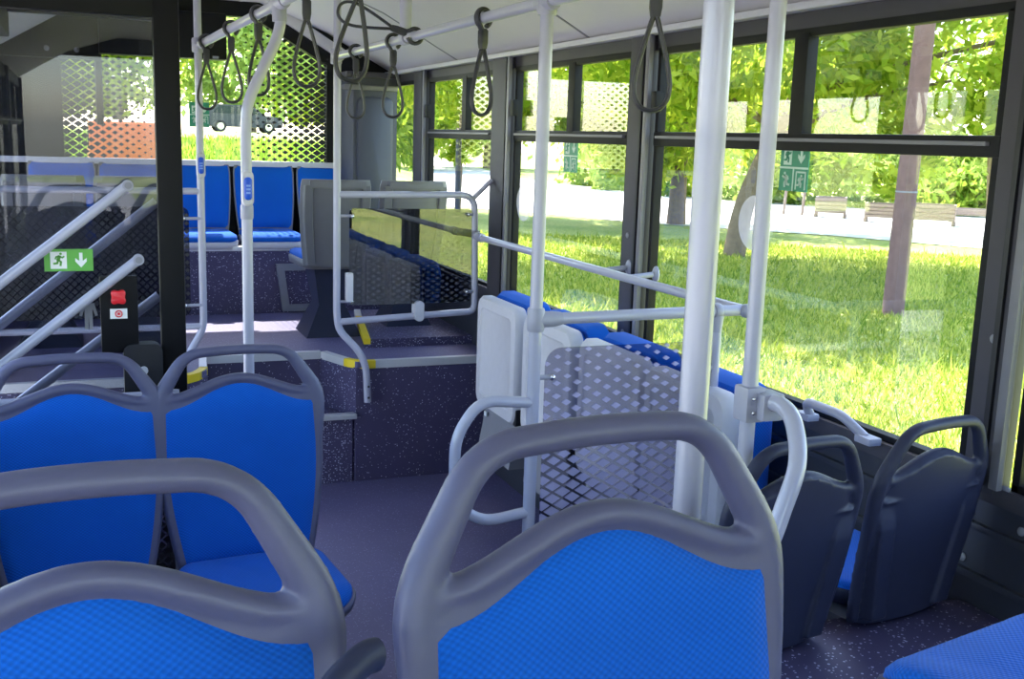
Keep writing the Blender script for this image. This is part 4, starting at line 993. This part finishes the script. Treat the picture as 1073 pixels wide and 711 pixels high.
# crates and benches on the yard
def crate(label, x, y, w_, h_, rz):
    root = empty('timber_crate', (x, y, GZ + .015), rz); tag(root, label, 'crate', 'timber crates on the yard')
    for sx in (-1, 1): MB().box(sx * w_ / 2 - .05, sx * w_ / 2 + .05, -.3, .3, 0, .12, .01).build('skid', 'palletwood', root)
    for i in range(4): z = .14 + i * (h_ - .14) / 4; MB().box(-w_ / 2 - .04, w_ / 2 + .04, -.32, -.28, z, z + (h_ - .14) / 4 - .03, .006).build('front_slat', 'palletwood', root)
    for sx in (-1, 1): MB().box(sx * w_ / 2 - .03, sx * w_ / 2 + .03, -.3, .3, .1, h_, .006).build('end_panel', 'palletwood', root)
    MB().box(-w_ / 2, w_ / 2, .28, .32, .14, h_, .006).build('back_panel', 'palletwood', root)
    return root
crate('timber crate on the yard nearest the evacuation sticker', 21.45, 27.1, .85, .62, -.7)
crate('timber crate on the yard left of the utility pole', 21.85, 25.3, .85, .55, -.75)
c3 = crate('timber crate with crossed slats right of the utility pole', 22.8, 24.3, 1.2, .6, -.8)
for s in (-1, 1):
    mb = MB(); mb.prism([(-.58, .35 - s * .2), (-.55, .30 - s * .2), (.58, .30 + s * .2), (.55, .35 + s * .2)], 'y', -.35, -.325); mb.build('cross_slat', 'palletwood', c3)
crate('low timber crate on the yard at the far right', 26.2, 26.3, 1.3, .35, -.8)
for x, y, lb in ((21.0, 27.9, 'slim brown stake left of the crates'), (20.6, 28.3, 'slim brown stake leaning left of the crates')):
    o = MB().tube([(x, y, GZ), (x + .05, y, GZ + .95)], .045, 8).build('stake', 'palletwood'); tag(o, lb, 'stake', 'stakes by the crates')

# grass tufts on the lawn in view
r = np.random.RandomState(5); n = 130000
d = 2.6 + 21 * r.uniform(size=n) ** 1.6; az = np.radians(r.uniform(15, 52, n))
px, py = d * np.sin(az), d * np.cos(az)
ok = (px > 2.15) & ~((px - 9.59) ** 2 + (py - 10.73) ** 2 < .03); px, py, d = px[ok], py[ok], d[ok]; n = len(px)
h = r.uniform(.03, .10, n) * (1 + 1.2 * (r.uniform(size=n) < .06)); an = r.uniform(0, 2 * PI, n); wd = .003 + .0008 * d
dx, dy = np.cos(an) * wd, np.sin(an) * wd; lx, ly = r.normal(size=n) * h * .45, r.normal(size=n) * h * .45
V = np.stack([np.stack([px - dx, py - dy, np.full(n, GZ - .01)], 1), np.stack([px + dx, py + dy, np.full(n, GZ - .01)], 1), np.stack([px + lx, py + ly, GZ + h], 1)], 1).reshape(-1, 3)
n = 26000; d = 11.5 + 34 * r.uniform(size=n) ** 1.3; az = np.radians(r.uniform(-6, 15, n)); qx, qy = d * np.sin(az), d * np.cos(az)
qz = np.array([gh(a, b) for a, b in zip(qx, qy)]); h = r.uniform(.12, .42, n); an = r.uniform(0, 2 * PI, n); wd = .012 + .0014 * d
dx, dy = np.cos(an) * wd, np.sin(an) * wd; lx, ly = r.normal(size=n) * h * .35, r.normal(size=n) * h * .35
V2 = np.stack([np.stack([qx - dx, qy - dy, qz - .02], 1), np.stack([qx + dx, qy + dy, qz - .02], 1), np.stack([qx + lx, qy + ly, qz + h], 1)], 1).reshape(-1, 3)
o = npmesh('long_grass', V2, np.arange(3 * n).reshape(n, 3), 'leaf2'); tag(o, 'long green grass on the bank behind the bus', 'grass', None, 'stuff')
go = npmesh('grass', V, np.arange(len(V)).reshape(-1, 3), 'blade'); tag(go, 'long grass blades on the sunlit lawn', 'grass', None, 'stuff')

# vehicles behind the bus
ov = empty('orange_van', (1.12, 27, gh(1.12, 27)), PI / 2); ov.scale = (.8, .85, .68); tag(ov, 'orange van parked on the bank, seen end on through the door glass', 'van')
body = [(-3.4, .45), (2.0, .45), (2.06, 1.1), (1.98, 1.9), (.7, 2.02), (.1, 2.44), (-3.2, 2.5), (-3.45, 2.0)]
MB().prism([(p.x, p.y) for p in fillet([(x, z, 0) for x, z in body], .12, 4, True)], 'y', -.95, .95).build('body', 'orange', ov)
MB().prism([(.55, 1.62), (.08, 2.26), (-.8, 2.28), (-.8, 1.62)], 'y', -.97, .97).build('side_window', 'carglass', ov); MB().prism([(-1.0, 1.62), (-1.0, 2.28), (-2.6, 2.3), (-2.6, 1.62)], 'y', -.97, .97).build('side_window', 'carglass', ov)
for x in (-2.2, 1.2):
    for sgn in (-1, 1):
        wv = MB().cyl((x, sgn * .74, .42), (x, sgn * .98, .42), .42, 20).build('wheel', 'tyre', ov); MB().cyl((x, sgn * .98, .42), (x, sgn * 1.0, .42), .22, 14).build('hub_cap', 'midgrey', wv)
MB().box(-3.5, 2.1, -.98, .98, .40, .62, .03).build('bumper', 'midgrey', ov)
cr = empty('car', (9.3, 66, gh(9.3, 66))); tag(cr, 'dark slate car on the road behind the rear window', 'car')
cb_ = [(-2.2, .3), (2.2, .3), (2.25, .75), (2.0, .92), (1.15, 1.02), (.45, 1.55), (-1.5, 1.58), (-2.15, 1.1)]
MB().prism([(p.x, p.y) for p in fillet([(x, z, 0) for x, z in cb_], .15, 4, True)], 'y', -.85, .85).build('body', 'carpaint', cr)
MB().prism([(.95, 1.05), (.4, 1.47), (-.45, 1.49), (-.45, 1.05)], 'y', -.86, .86).build('side_window', 'carglass', cr); MB().prism([(-.55, 1.05), (-.55, 1.49), (-1.4, 1.49), (-1.8, 1.08)], 'y', -.86, .86).build('side_window', 'carglass', cr)
for x in (-1.35, 1.4):
    for s in (-1, 1):
        wv = MB().cyl((x, s * .68, .33), (x, s * .88, .33), .33, 20).build('wheel', 'tyre', cr); MB().cyl((x, s * .88, .33), (x, s * .90, .33), .2, 14).build('hub_cap', 'steel', wv)
